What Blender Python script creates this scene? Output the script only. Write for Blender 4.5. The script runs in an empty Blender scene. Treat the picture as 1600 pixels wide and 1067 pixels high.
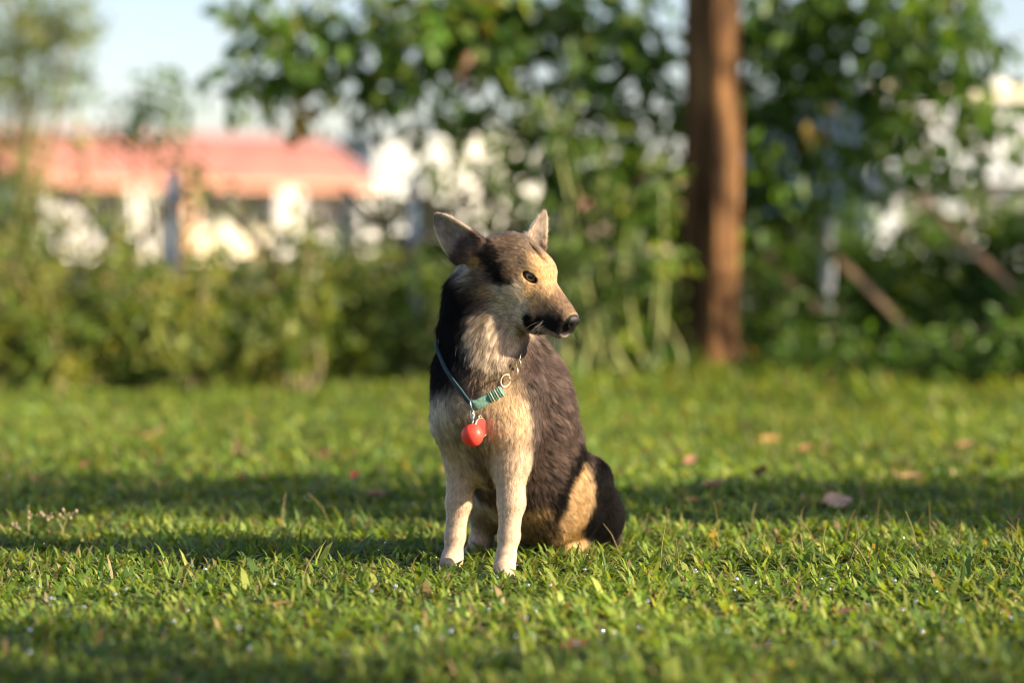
import bpy, bmesh, math, random
import numpy as np
from mathutils import Vector, Matrix, kdtree
from mathutils.bvhtree import BVHTree

random.seed(7)
rng = np.random.default_rng(7)
scene = bpy.context.scene
col = scene.collection

# ------------------------------------------------------------------ camera
FPX = 3778.0                 # focal length in photo pixels (85 mm on a 36 mm wide frame)
CAM_H = 0.58
HORIZON = 377.0
PITCH = math.atan((533.5 - HORIZON) / FPX)
cam_d = bpy.data.cameras.new("camera")
cam = bpy.data.objects.new("camera", cam_d)
col.objects.link(cam)
scene.camera = cam
cam_d.lens = 85.0
cam_d.sensor_width = 36.0
cam_d.clip_start = 0.05
cam_d.clip_end = 3000.0
cam.location = (0, 0, CAM_H)
cam.rotation_euler = (math.radians(90) - PITCH, 0, 0)
cam_d.dof.use_dof = True
cam_d.dof.focus_distance = 4.15
cam_d.dof.aperture_fstop = 1.65
cam_d.dof.aperture_blades = 0

# ------------------------------------------------------------------ sky and sun
SUN_EL = math.radians(25)
SUN_AZ = math.radians(18)     # towards the camera from straight right
SUN = Vector((math.cos(SUN_EL) * math.cos(SUN_AZ), -math.cos(SUN_EL) * math.sin(SUN_AZ), math.sin(SUN_EL)))
world = bpy.data.worlds.new("World")
scene.world = world
world.use_nodes = True
wn = world.node_tree
sky = wn.nodes.new("ShaderNodeTexSky")
sky.sky_type = 'NISHITA'
sky.sun_disc = False
sky.sun_elevation = SUN_EL
sky.sun_rotation = math.radians(90) + SUN_AZ
sky.altitude = 20
sky.air_density = 1.0
sky.dust_density = 1.0
sky.ozone_density = 2.0
tint = wn.nodes.new("ShaderNodeMix"); tint.data_type = 'RGBA'; tint.blend_type = 'MULTIPLY'
tint.inputs[0].default_value = 1.0
tint.inputs[7].default_value = (1.08, 0.97, 1.0, 1)
wn.links.new(sky.outputs[0], tint.inputs[6])
wn.links.new(tint.outputs[2], wn.nodes["Background"].inputs[0])
wn.nodes["Background"].inputs[1].default_value = 0.074
sun_d = bpy.data.lights.new("sun", 'SUN')
sun = bpy.data.objects.new("sun", sun_d)
col.objects.link(sun)
sun_d.energy = 5.0
sun_d.angle = math.radians(0.6)
sun_d.color = (1.0, 0.83, 0.60)
sun.rotation_euler = SUN.to_track_quat('Z', 'Y').to_euler()
sun.location = SUN * 30
scene.view_settings.view_transform = 'Standard'
scene.view_settings.look = 'None'
scene.view_settings.exposure = 1.62
scene.view_settings.gamma = 1.0
scene.render.engine = 'CYCLES'
cy = scene.cycles
cy.use_denoising = True
cy.use_adaptive_sampling = False
cy.filter_width = 1.1
cy.max_bounces = 8
cy.diffuse_bounces = 3
cy.glossy_bounces = 3
cy.transmission_bounces = 6
cy.transparent_max_bounces = 8
cy.sample_clamp_indirect = 6.0
cy.caustics_reflective = False
cy.caustics_refractive = False

# ------------------------------------------------------------------ helpers
def P(px, py, Y):
    """photo pixel + depth (metres along +Y) -> world point"""
    u = (px - 800.0) / FPX
    v = (533.5 - py) / FPX
    dy = math.cos(PITCH) + v * math.sin(PITCH)
    dz = -math.sin(PITCH) + v * math.cos(PITCH)
    t = Y / dy
    return np.array([u * t, Y, CAM_H + dz * t])

def PG(px, Y):
    g = P(px, 500, Y)
    return np.array([g[0], Y, ground_h(g[0], Y)])

def sstep(a, b, x):
    t = np.clip((x - a) / (b - a), 0, 1)
    return t * t * (3 - 2 * t)

def ground_h(x, y):
    x = np.asarray(x, float); y = np.asarray(y, float)
    far = np.exp(-((x - 0.9) / 1.1) ** 2 - ((y - 9.9) / 1.0) ** 2) * 0.05
    und = 0.007 * np.sin(1.9 * x + 0.7) * np.cos(1.3 * y) + 0.005 * np.sin(4.1 * x + 2.3 * y)
    near = np.clip(1 - np.abs(y) / 40.0, 0, 1)
    r = far + und * near
    return float(r) if r.ndim == 0 else r

def vnoise(p, s, seed=0):
    """cheap smooth noise in about -1..1 for an (n,3) array"""
    q = p * s + seed * 7.31
    x, y, z = q[:, 0], q[:, 1], q[:, 2]
    return (np.sin(x * 1.7 + 1.3 * np.sin(y * 1.1 + seed)) + np.sin(y * 1.9 + 1.5 * np.sin(z * 1.3 + 2 * seed))
            + np.sin(z * 1.6 + 1.4 * np.sin(x * 1.2 + 3 * seed))) / 3.0

def unit(v):
    v = np.asarray(v, float)
    return v / (np.linalg.norm(v, axis=-1, keepdims=True) + 1e-12)

def link(name, data, mat=None, parent=None):
    o = bpy.data.objects.new(name, data)
    col.objects.link(o)
    if mat is not None:
        data.materials.append(mat)
    if parent is not None:
        o.parent = parent
        o.matrix_parent_inverse = parent.matrix_world.inverted()
    return o

def tag(o, label=None, cat=None, group=None, kind=None):
    if label: o["label"] = label
    if cat: o["category"] = cat
    if group: o["group"] = group
    if kind: o["kind"] = kind
    return o

def empty(name, loc):
    o = bpy.data.objects.new(name, None)
    col.objects.link(o)
    o.location = [float(c) for c in loc]
    o.matrix_world = Matrix.Translation(o.location)
    o.empty_display_size = 0.1
    return o

def np_mesh(name, verts, faces, colors=None, smooth=True):
    """faces: (n,k) integer array (tris or quads); colors: per-vertex rgb"""
    me = bpy.data.meshes.new(name)
    verts = np.ascontiguousarray(verts, np.float32)
    if isinstance(faces, np.ndarray):
        groups = [faces]
    else:
        groups = [np.asarray(f) for f in faces if len(f)]
    nl = sum(f.size for f in groups)
    nf = sum(len(f) for f in groups)
    me.vertices.add(len(verts))
    me.vertices.foreach_set("co", verts.ravel())
    me.loops.add(nl)
    me.loops.foreach_set("vertex_index", np.concatenate([f.ravel() for f in groups]).astype(np.int32))
    me.polygons.add(nf)
    sizes = np.concatenate([np.full(len(f), f.shape[1]) for f in groups])
    starts = np.concatenate([[0], np.cumsum(sizes)[:-1]]).astype(np.int32)
    me.polygons.foreach_set("loop_start", starts)
    try:
        me.polygons.foreach_set("loop_total", sizes.astype(np.int32))
    except Exception:
        pass
    me.polygons.foreach_set("use_smooth", np.full(nf, smooth))
    if colors is not None:
        a = me.attributes.new("tint", 'FLOAT_COLOR', 'POINT')
        c = np.ones((len(verts), 4), np.float32)
        c[:, :3] = colors
        a.data.foreach_set("color", c.ravel())
    me.update(calc_edges=True)
    me.validate()
    return me

class Geo:
    """collects quads/tris, builds one mesh"""
    def __init__(s):
        s.v = []; s.q = []; s.t = []; s.c = []; s.n = 0
    def add(s, v, q=None, t=None, c=None):
        v = np.asarray(v, float)
        s.v.append(v)
        if q is not None and len(q): s.q.append(np.asarray(q) + s.n)
        if t is not None and len(t): s.t.append(np.asarray(t) + s.n)
        s.c.append(np.tile(c, (len(v), 1)) if c is not None and np.ndim(c) == 1 else (c if c is not None else np.ones((len(v), 3))))
        s.n += len(v)
        return s
    def box(s, c, d, R=None, col=None):
        c = np.asarray(c, float); d = np.asarray(d, float) / 2
        v = np.array([[x, y, z] for x in (-1, 1) for y in (-1, 1) for z in (-1, 1)], float) * d
        if R is not None: v = v @ np.asarray(R).T
        s.add(v + c, q=[[0, 1, 3, 2], [4, 6, 7, 5], [0, 4, 5, 1], [2, 3, 7, 6], [0, 2, 6, 4], [1, 5, 7, 3]], c=col)
        return s
    def tube(s, pts, rad, n=10, ripple=None, cap=True, col=None, closed=False):
        pts = np.asarray(pts, float); m = len(pts)
        rad = np.broadcast_to(np.asarray(rad, float), (m,))
        if closed:
            tan = unit(np.roll(pts, -1, 0) - np.roll(pts, 1, 0))
        else:
            tan = unit(np.gradient(pts, axis=0))
        up = np.array([0.13, 0.97, 0.21])
        if abs(np.dot(tan[0], up)) > 0.9: up = np.array([1.0, 0.1, 0.0])
        b = []
        prev = up
        for i in range(m):
            x = prev - tan[i] * np.dot(prev, tan[i]); x = x / (np.linalg.norm(x) + 1e-9)
            b.append(x); prev = x
        b = np.array(b); cx = np.cross(tan, b)
        th = np.linspace(0, 2 * math.pi, n, endpoint=False)
        V = []
        for i in range(m):
            r = rad[i] * (np.ones(n) if ripple is None else ripple(th, i / max(m - 1, 1)))
            V.append(pts[i] + b[i] * (np.cos(th) * r)[:, None] + cx[i] * (np.sin(th) * r)[:, None])
        V = np.concatenate(V)
        i, j = np.meshgrid(np.arange(m if closed else m - 1), np.arange(n), indexing='ij')
        i2 = (i + 1) % m; j2 = (j + 1) % n
        q = np.stack([i * n + j, i * n + j2, i2 * n + j2, i2 * n + j], -1).reshape(-1, 4)
        t = []
        if cap and not closed:
            k = len(V)
            V = np.concatenate([V, pts[:1], pts[-1:]])
            for a in range(n):
                t.append([k, (a + 1) % n, a]); t.append([k + 1, (m - 1) * n + a, (m - 1) * n + (a + 1) % n])
        s.add(V, q=q, t=t, c=col)
        return s
    def sphere(s, c, r, nu=18, nv=12, R=None, col=None):
        u = np.linspace(0, 2 * math.pi, nu, endpoint=False); v = np.linspace(0, math.pi, nv + 1)[1:-1]
        V = [[math.sin(b) * math.cos(a), math.sin(b) * math.sin(a), math.cos(b)] for b in v for a in u]
        V = np.array(V + [[0, 0, 1], [0, 0, -1]]) * np.asarray(r)
        if R is not None: V = V @ np.asarray(R).T
        q = []; t = []
        for i in range(nv - 2):
            for j in range(nu):
                q.append([i * nu + j, (i + 1) * nu + j, (i + 1) * nu + (j + 1) % nu, i * nu + (j + 1) % nu])
        k = (nv - 1) * nu
        for j in range(nu):
            t.append([k, j, (j + 1) % nu]); t.append([k + 1, (nv - 2) * nu + (j + 1) % nu, (nv - 2) * nu + j])
        s.add(V + np.asarray(c), q=q, t=t, c=col)
        return s
    def mesh(s, name, smooth=True):
        return np_mesh(name, np.concatenate(s.v), [np.concatenate(s.q) if s.q else [], np.concatenate(s.t) if s.t else []],
                       np.concatenate(s.c), smooth)

def spline(pts, n=24):
    """Catmull-Rom through pts"""
    p = np.asarray(pts, float)
    p = np.concatenate([[2 * p[0] - p[1]], p, [2 * p[-1] - p[-2]]])
    out = []
    m = len(p) - 3
    for k in np.linspace(0, m - 1e-6, n):
        i = int(k); t = k - i
        a, b, c, d = p[i:i + 4]
        out.append(0.5 * ((2 * b) + (-a + c) * t + (2 * a - 5 * b + 4 * c - d) * t * t + (-a + 3 * b - 3 * c + d) * t ** 3))
    return np.array(out)

# ------------------------------------------------------------------ materials
def new_mat(name):
    m = bpy.data.materials.new(name)
    m.use_nodes = True
    nt = m.node_tree
    b = nt.nodes["Principled BSDF"]
    return m, nt, b

def simple(name, c1, c2=None, scale=8.0, rough=0.6, bump=0.0, bscale=None, metal=0.0, stretch=None, spec=None, coat=0.0, detail=5.0):
    m, nt, b = new_mat(name)
    b.inputs["Roughness"].default_value = rough
    b.inputs["Metallic"].default_value = metal
    if spec is not None: b.inputs["Specular IOR Level"].default_value = spec
    if coat: b.inputs["Coat Weight"].default_value = coat
    tc = nt.nodes.new("ShaderNodeTexCoord")
    mp = nt.nodes.new("ShaderNodeMapping")
    nt.links.new(tc.outputs["Object"], mp.inputs[0])
    if stretch: mp.inputs["Scale"].default_value = stretch
    n = nt.nodes.new("ShaderNodeTexNoise")
    n.inputs["Scale"].default_value = scale
    n.inputs["Detail"].default_value = detail
    nt.links.new(mp.outputs[0], n.inputs[0])
    r = nt.nodes.new("ShaderNodeValToRGB")
    r.color_ramp.elements[0].position = 0.32
    r.color_ramp.elements[1].position = 0.68
    c2 = c2 or tuple(min(1, x * 1.35) for x in c1)
    r.color_ramp.elements[0].color = (*c1, 1)
    r.color_ramp.elements[1].color = (*c2, 1)
    nt.links.new(n.outputs[0], r.inputs[0])
    nt.links.new(r.outputs[0], b.inputs["Base Color"])
    if bump:
        n2 = nt.nodes.new("ShaderNodeTexNoise")
        n2.inputs["Scale"].default_value = bscale or scale * 3
        n2.inputs["Detail"].default_value = 6
        nt.links.new(mp.outputs[0], n2.inputs[0])
        bp = nt.nodes.new("ShaderNodeBump")
        bp.inputs["Strength"].default_value = bump
        bp.inputs["Distance"].default_value = 0.02
        nt.links.new(n2.outputs[0], bp.inputs["Height"])
        nt.links.new(bp.outputs[0], b.inputs["Normal"])
    return m

def leaf_mat(name, trans=0.35, rough=0.45, spec=0.35):
    m, nt, b = new_mat(name)
    at = nt.nodes.new("ShaderNodeAttribute"); at.attribute_name = "tint"
    b.inputs["Roughness"].default_value = rough
    b.inputs["Specular IOR Level"].default_value = spec
    nt.links.new(at.outputs["Color"], b.inputs["Base Color"])
    tr = nt.nodes.new("ShaderNodeBsdfTranslucent")
    mul = nt.nodes.new("ShaderNodeMix"); mul.data_type = 'RGBA'; mul.blend_type = 'MULTIPLY'
    mul.inputs[0].default_value = 1.0
    mul.inputs[7].default_value = (1.5, 1.35, 0.5, 1)
    nt.links.new(at.outputs["Color"], mul.inputs[6])
    nt.links.new(mul.outputs[2], tr.inputs[0])
    mx = nt.nodes.new("ShaderNodeMixShader"); mx.inputs[0].default_value = trans
    nt.links.new(b.outputs[0], mx.inputs[1]); nt.links.new(tr.outputs[0], mx.inputs[2])
    nt.links.new(mx.outputs[0], nt.nodes["Material Output"].inputs[0])
    return m

M_LEAF = leaf_mat("leaf", 0.5)
M_GRASS = leaf_mat("grass_blade", 0.45, 0.5, 0.3)
M_DRY = leaf_mat("dry_leaf", 0.15, 0.7, 0.2)
M_BARK = simple("bark", (0.040, 0.022, 0.013), (0.18, 0.10, 0.045), 16, 0.85, 1.0, 40, stretch=(1, 1, 0.10))
def trunk_mat():
    m, nt, b = new_mat("trunk_bark")
    b.inputs["Roughness"].default_value = .9; b.inputs["Specular IOR Level"].default_value = .15
    tc = nt.nodes.new("ShaderNodeTexCoord")
    def noise(scale, st, detail):
        mp = nt.nodes.new("ShaderNodeMapping"); mp.inputs["Scale"].default_value = st
        n = nt.nodes.new("ShaderNodeTexNoise"); n.inputs["Scale"].default_value = scale; n.inputs["Detail"].default_value = detail
        nt.links.new(tc.outputs["Object"], mp.inputs[0]); nt.links.new(mp.outputs[0], n.inputs[0])
        return n
    def ramp(n, stops):
        r = nt.nodes.new("ShaderNodeValToRGB"); cr = r.color_ramp
        cr.elements[0].position, cr.elements[0].color = stops[0][0], (*stops[0][1], 1)
        cr.elements[1].position, cr.elements[1].color = stops[-1][0], (*stops[-1][1], 1)
        for p, c in stops[1:-1]:
            e = cr.elements.new(p); e.color = (*c, 1)
        nt.links.new(n.outputs[0], r.inputs[0]); return r
    streak = ramp(noise(26, (1, 1, .07), 6), [(.34, (.030, .018, .011)), (.50, (.15, .080, .035)), (.68, (.24, .135, .062))])
    stain = ramp(noise(5, (1, 1, .45), 4), [(.36, (.42, .40, .40)), (.55, (.95, .90, .85)), (.70, (1.2, 1.02, .78))])
    mx = nt.nodes.new("ShaderNodeMix"); mx.data_type = 'RGBA'; mx.blend_type = 'MULTIPLY'; mx.inputs[0].default_value = 1
    nt.links.new(streak.outputs[0], mx.inputs[6]); nt.links.new(stain.outputs[0], mx.inputs[7])
    nt.links.new(mx.outputs[2], b.inputs["Base Color"])
    bp = nt.nodes.new("ShaderNodeBump"); bp.inputs["Strength"].default_value = 1; bp.inputs["Distance"].default_value = .03
    nt.links.new(noise(34, (1, 1, .12), 8).outputs[0], bp.inputs["Height"]); nt.links.new(bp.outputs[0], b.inputs["Normal"])
    return m
M_TRUNK = trunk_mat()
M_TWIG = simple("twig_bark", (0.09, 0.07, 0.035), (0.20, 0.17, 0.07), 12, 0.8)
M_STEM = simple("green_stem", (0.16, 0.19, 0.045), (0.28, 0.29, 0.09), 10, 0.6)
M_SLAT = simple("weathered_wood", (0.24, 0.14, 0.08), (0.42, 0.28, 0.17), 9, 0.8, 0.3, 40, stretch=(1, 1, 0.15))
M_POST = simple("galvanised_steel", (0.50, 0.53, 0.54), (0.64, 0.66, 0.67), 14, 0.6)
M_SOIL = simple("lawn_soil", (0.035, 0.05, 0.014), (0.075, 0.10, 0.028), 26, 0.95, 0.6, 60)
M_ROOF = simple("red_roof_tile", (0.40, 0.16, 0.125), (0.55, 0.25, 0.20), 1.5, 0.8)
M_WHITE = simple("white_render", (0.58, 0.57, 0.55), (0.70, 0.69, 0.66), 0.8, 0.8)
M_GREYW = simple("grey_render", (0.42, 0.45, 0.48), (0.55, 0.58, 0.60), 0.8, 0.8)
M_PALE = simple("pale_blue_render", (0.30, 0.33, 0.37), (0.40, 0.43, 0.47), 0.8, 0.8)
M_CREAM = simple("cream_render", (0.66, 0.58, 0.42), (0.76, 0.68, 0.52), 0.8, 0.8)
M_ORANGE = simple("terracotta_paint", (0.62, 0.32, 0.17), (0.72, 0.40, 0.24), 0.8, 0.8)
M_GLASS = simple("window_glass", (0.03, 0.04, 0.05), (0.06, 0.07, 0.08), 0.5, 0.12)

# ------------------------------------------------------------------ ground
k = np.sinh(np.linspace(-6.2, 6.2, 181)) / math.sinh(6.2)
gx = k * 600; gy = k * 600 + 6.0
GX, GY = np.meshgrid(gx, gy, indexing='ij')
gv = np.stack([GX, GY, ground_h(GX, GY)], -1).reshape(-1, 3)
n_ = len(gx)
i, j = np.meshgrid(np.arange(n_ - 1), np.arange(n_ - 1), indexing='ij')
gq = np.stack([i * n_ + j, (i + 1) * n_ + j, (i + 1) * n_ + j + 1, i * n_ + j + 1], -1).reshape(-1, 4)
ground = link("ground", np_mesh("ground", gv, gq), M_SOIL)
tag(ground, "open lawn ground under the grass", "ground", kind="structure")

# ------------------------------------------------------------------ leaf builder
def leaves_arrays(c, tip, nrm, size, width, colr, fold=0.25, droop=0.15):
    """c: leaf base (n,3); tip: unit direction; nrm: approx normal; returns verts, quads, colours"""
    n = len(c)
    side = unit(np.cross(tip, nrm)); nrm = unit(np.cross(side, tip))
    L = size[:, None]; W = (size * width)[:, None] * 0.5
    mid1 = c + tip * L * 0.32 ; mid2 = c + tip * L * 0.70 - nrm * L * droop * 0.4
    end = c + tip * L - nrm * L * droop
    up = nrm * W * fold
    V = np.stack([c, mid1 + side * W + up, mid2 + side * W * 0.72 + up * 0.7, end,
                  mid2 - side * W * 0.72 + up * 0.7, mid1 - side * W + up], 1).reshape(-1, 3)
    b = np.arange(n)[:, None] * 6
    Q = np.concatenate([b + np.array([[0, 1, 2, 3]]), b + np.array([[0, 3, 4, 5]])])
    return V, Q, np.repeat(colr, 6, 0)

def leaf_cloud(centers, radii, n, size, pal, spread=0.25, width=0.5, hang=0.2, shell=0.5, clump=6):
    """n leaves in twig-like clumps through an ellipsoid"""
    nc = max(1, n // clump)
    d = unit(rng.normal(size=(nc, 3)))
    r = rng.random(nc) ** (1 / 3)
    r = r * (1 - shell) + shell * np.maximum(r, rng.random(nc) ** 0.35)
    cc = centers + d * r[:, None] * radii
    c = np.repeat(cc, clump, 0)
    dd = np.repeat(d, clump, 0)
    m = len(c)
    tip = unit(rng.normal(size=(m, 3)) * 0.9 + dd * 0.5 + np.array([0, 0, -hang]))
    c = c + tip * (size * 0.25) + rng.normal(size=(m, 3)) * size * 0.55
    nrm = unit(rng.normal(size=(m, 3)) * 0.7 + np.array([0.15, -0.25, 0.8]))
    s = size * rng.uniform(0.6, 1.25, m)
    pal = np.asarray(pal)
    k = rng.integers(0, len(pal), nc).repeat(clump)
    colr = pal[k] * rng.uniform(0.75, 1.25, (m, 1)) * rng.uniform(0.93, 1.07, (m, 3))
    return leaves_arrays(c, tip, nrm, s, width, colr)

def foliage_mesh(name, parts):
    V = []; Q = []; C = []; k = 0
    for v, q, c in parts:
        V.append(v); Q.append(q + k); C.append(c); k += len(v)
    return np_mesh(name, np.concatenate(V), np.concatenate(Q), np.concatenate(C), smooth=False)

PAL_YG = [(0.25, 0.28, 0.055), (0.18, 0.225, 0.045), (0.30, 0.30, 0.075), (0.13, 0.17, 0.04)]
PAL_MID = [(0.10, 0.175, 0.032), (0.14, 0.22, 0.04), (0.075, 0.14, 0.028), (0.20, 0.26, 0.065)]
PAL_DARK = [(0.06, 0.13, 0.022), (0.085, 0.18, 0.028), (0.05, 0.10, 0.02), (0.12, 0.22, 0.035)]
PAL_OLIVE = [(0.17, 0.19, 0.065), (0.22, 0.22, 0.08), (0.13, 0.14, 0.05), (0.27, 0.20, 0.09)]
PAL_BROWN = [(0.28, 0.14, 0.05), (0.36, 0.20, 0.06), (0.22, 0.10, 0.05)]
PAL_GOLD = [(0.42, 0.28, 0.05), (0.36, 0.24, 0.05), (0.30, 0.26, 0.06)]

def plant(name, label, cat, group, base, clusters, pal, size, width=0.5, stem_mat=None, stem_r=0.012, clump=6, shell=0.4, hang=0.2):
    """clusters: (px, py, Y, rx_px, ry_px, n)"""
    root = empty(name, base)
    tag(root, label, cat, group)
    parts = []
    for cl in clusters:
        px, py, Y, rx, ry, n = cl[:6]
        p_ = cl[6] if len(cl) > 6 else pal
        c = P(px, py, Y); s = Y / FPX
        parts.append(leaf_cloud(c, np.array([rx * s, max(rx * s * 0.7, 0.12), ry * s]), n, size, p_, width=width, clump=clump, shell=shell, hang=hang))
        g = Geo()
        mid = (np.asarray(base) * 0.45 + c * 0.55) + rng.normal(size=3) * 0.04
        end = c + np.array([0, 0, ry * s * 0.5])
        b0 = np.asarray(base) + np.append(rng.normal(size=2) * 0.05, -0.03)
        g.tube(spline([b0, mid, end], 12), np.linspace(stem_r, stem_r * 0.35, 12), 7)
        link("stem", g.mesh("stem"), stem_mat or M_TWIG, root)
    link("foliage", foliage_mesh("foliage", parts), M_LEAF, root)
    return root
# ================================================================== FAR BUILDINGS
def frame(p0, p1):
    """local frame of a facade running from p0 to p1 on the ground: x along it, y into the building, z up"""
    d = np.array([p1[0] - p0[0], p1[1] - p0[1], 0.0]); L = float(np.linalg.norm(d)); x = d / L
    y = np.array([-x[1], x[0], 0.0])
    return np.array([p0[0], p0[1], 0.0]), np.stack([x, y, [0, 0, 1.0]], 1), L
def bpart(name, root, fr_, boxes, mat):
    o, R, _ = fr_
    g = Geo()
    for (x0, x1, y0, y1, z0, z1) in boxes:
        g.box(o + R @ np.array([(x0 + x1) / 2, (y0 + y1) / 2, (z0 + z1) / 2]), (x1 - x0, y1 - y0, z1 - z0), R)
    return link(name, g.mesh(name, smooth=False), mat, root)
def window(root, fr_, x0, x1, z0, z1, fm=None):
    w = bpart("window", root, fr_, [(x0, x1, -.03, .05, z0, z1)], M_GLASS)
    for b in ((x0 - .08, x0, -.07, .05, z0 - .08, z1 + .08), (x1, x1 + .08, -.07, .05, z0 - .08, z1 + .08),
              (x0, x1, -.07, .05, z1, z1 + .08), (x0, x1, -.09, .05, z0 - .08, z0), ((x0 + x1) / 2 - .03, (x0 + x1) / 2 + .03, -.06, -.03, z0, z1)):
        bpart("frame", w, fr_, [b], fm or M_WHITE)
    return w
def gable_roof(name, root, fr_, x0, x1, y0, y1, ze, zr, mat, th=.12):
    o, R, _ = fr_
    ym = (y0 + y1) / 2
    v = []
    for x in (x0, x1):
        for y, z in ((y0, ze), (ym, zr), (y1, ze), (y1, ze - th), (ym, zr - th), (y0, ze - th)):
            v.append(o + R @ np.array([x, y, z]))
    q = [[i_, (i_ + 1) % 6, 6 + (i_ + 1) % 6, 6 + i_] for i_ in range(6)]
    q += [[0, 5, 4, 1], [1, 4, 3, 2], [6, 7, 10, 11], [7, 8, 9, 10]]
    g = Geo().add(np.array(v), q=q)
    return link(name, g.mesh(name, smooth=False), mat, root)

# long single-storey house with a red tiled roof
h0 = P(28, 377, 76); h1 = P(585, 377, 84)
fr_h = frame(h0, h1); Lh = fr_h[2]
house = empty("red_roofed_house", fr_h[0] + fr_h[1] @ np.array([Lh / 2, 3, 0]))
tag(house, "long white house with a faded red tiled roof beyond the fence", "house")
bpart("wall", house, fr_h, [(.4, Lh - .4, .7, 6.5, 0, 2.62)], M_WHITE)
rf = gable_roof("roof", house, fr_h, -.2, Lh + .1, -.3, 7.3, 2.52, 4.25, M_ROOF)
for q in range(30):                     # raised tile courses of the near slope
    x = -.15 + (Lh + .1) * (q + .5) / 30
    o_, R_h, _ = fr_h
    a = o_ + R_h @ np.array([x, -.29, 2.54]); b = o_ + R_h @ np.array([x, 3.48, 4.26])
    g = Geo().tube(np.stack([a, b]), .07, 6); link("tile_row", g.mesh("tile_row"), M_ROOF, rf)
bpart("fascia", house, fr_h, [(-.2, Lh + .1, -.36, -.31, 2.34, 2.46)], M_ORANGE)
for f0, wd_ in ((.08, .2), (.31, .35), (.40, .22), (.735, .45), (.975, .35)):
    bpart("pillar", house, fr_h, [(Lh * f0 - wd_, Lh * f0 + wd_, -.25, .12, 0, 2.33)], M_WHITE)
bpart("pillar", house, fr_h, [(Lh * .445 - .22, Lh * .445 + .22, -.30, .10, 0, 2.32)], M_ORANGE)
for a, b, z0, z1 in ((.10, .16, .8, 2.1), (.20, .26, .8, 2.1), (.34, .39, .2, 2.2), (.47, .56, .4, 2.2), (.60, .68, .6, 2.2), (.79, .93, .9, 2.2)):
    window(house, tuple([fr_h[0] + fr_h[1] @ np.array([0, .7, 0]), fr_h[1], Lh]), Lh * a, Lh * b, z0, z1)
bpart("veranda_wall", house, fr_h, [(Lh * .42, Lh * .66, -.22, -.08, 0, .95)], M_CREAM)

def block(name, label, cat, p0, p1, depth, h, mat, wins, roofm=None, over=.25, slab=.25):
    f = frame(p0, p1); L = f[2]
    root = empty(name, f[0] + f[1] @ np.array([L / 2, depth / 2, 0])); tag(root, label, cat)
    bpart("wall", root, f, [(0, L, 0, depth, 0, h)], mat)
    bpart("roof", root, f, [(-over, L + over, -over, depth + over, h, h + slab)], roofm or mat)
    for (a, b, z0, z1) in wins: window(root, f, L * a, L * b, z0, z1)
    return root, f
block("grey_building", "plain grey rendered building beside the red roofed house", "building", P(590, 377, 92), P(690, 377, 94), 6, 4.25, M_GREYW,
      [(.15, .35, 1.2, 2.4), (.6, .8, 1.2, 2.4), (.15, .35, 3.0, 3.8), (.6, .8, 3.0, 3.8)])
block("white_building", "bright white flat roofed building seen through the leaves", "building", P(692, 377, 100), P(835, 377, 103), 7, 5.0, M_WHITE,
      [(.12, .26, 1.0, 2.2), (.42, .56, 1.0, 2.2), (.72, .86, 1.0, 2.2), (.12, .26, 3.2, 4.2), (.42, .56, 3.2, 4.2), (.72, .86, 3.2, 4.2)])
rb, fb = block("pale_building", "pale two storey building with a cream roof slab behind the right-hand tree leaves", "building", P(1365, 377, 57), P(1760, 377, 62), 7, 4.1, M_PALE,
      [(.10, .22, .7, 1.8), (.34, .46, .7, 1.8), (.58, .70, .7, 1.8), (.80, .92, .7, 1.8), (.10, .22, 2.7, 3.6), (.34, .46, 2.7, 3.6), (.58, .70, 2.7, 3.6), (.80, .92, 2.7, 3.6)], M_CREAM, .5)
rb["label"] = "pale two storey building with a cream roof slab and balcony"
bpart("balcony", rb, fb, [(0.2, fb[2] - .2, -1.0, 0, 2.05, 2.2)], M_GREYW)
for q in range(9):
    bpart("baluster", rb, fb, [(0.3 + q * .68, 0.36 + q * .68, -.98, -.92, 2.2, 2.95)], M_GREYW)
bpart("handrail", rb, fb, [(0.2, fb[2] - .2, -1.0, -.9, 2.95, 3.02)], M_GREYW)
# low shed with a red roof behind the trunk
f = frame(P(930, 377, 70), P(1260, 377, 72)); L = f[2]
shed = empty("low_shed", f[0] + f[1] @ np.array([L / 2, 2, 0])); tag(shed, "low pink walled shed with a rust red roof behind the trunk", "shed")
bpart("wall", shed, f, [(0, L, .3, 4, 0, 1.55)], simple("pink_render", (.55, .36, .34), (.64, .44, .40), .8, .8))
gable_roof("roof", shed, f, -.2, L + .2, 0, 4.3, 1.62, 2.35, M_ROOF)
for a in (.12, .42, .74): window(shed, (f[0] + f[1] @ np.array([0, .3, 0]), f[1], L), L * a, L * a + .8, .5, 1.2)

# far wood that closes the horizon
parts = []
for q in range(70):
    x = -60 + q * 1.8 + rng.uniform(-1, 1); Y = rng.uniform(118, 140); h = rng.uniform(2.2, 4.2)
    parts.append(leaf_cloud(np.array([x, Y, h * .5]), np.array([2.2, 2.0, h * .55]), 130, .55, PAL_DARK, clump=5))
wood = link("far_wood", foliage_mesh("far_wood", parts), M_LEAF)
tag(wood, "far off belt of dark trees along the horizon", "wood", kind="stuff")

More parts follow.
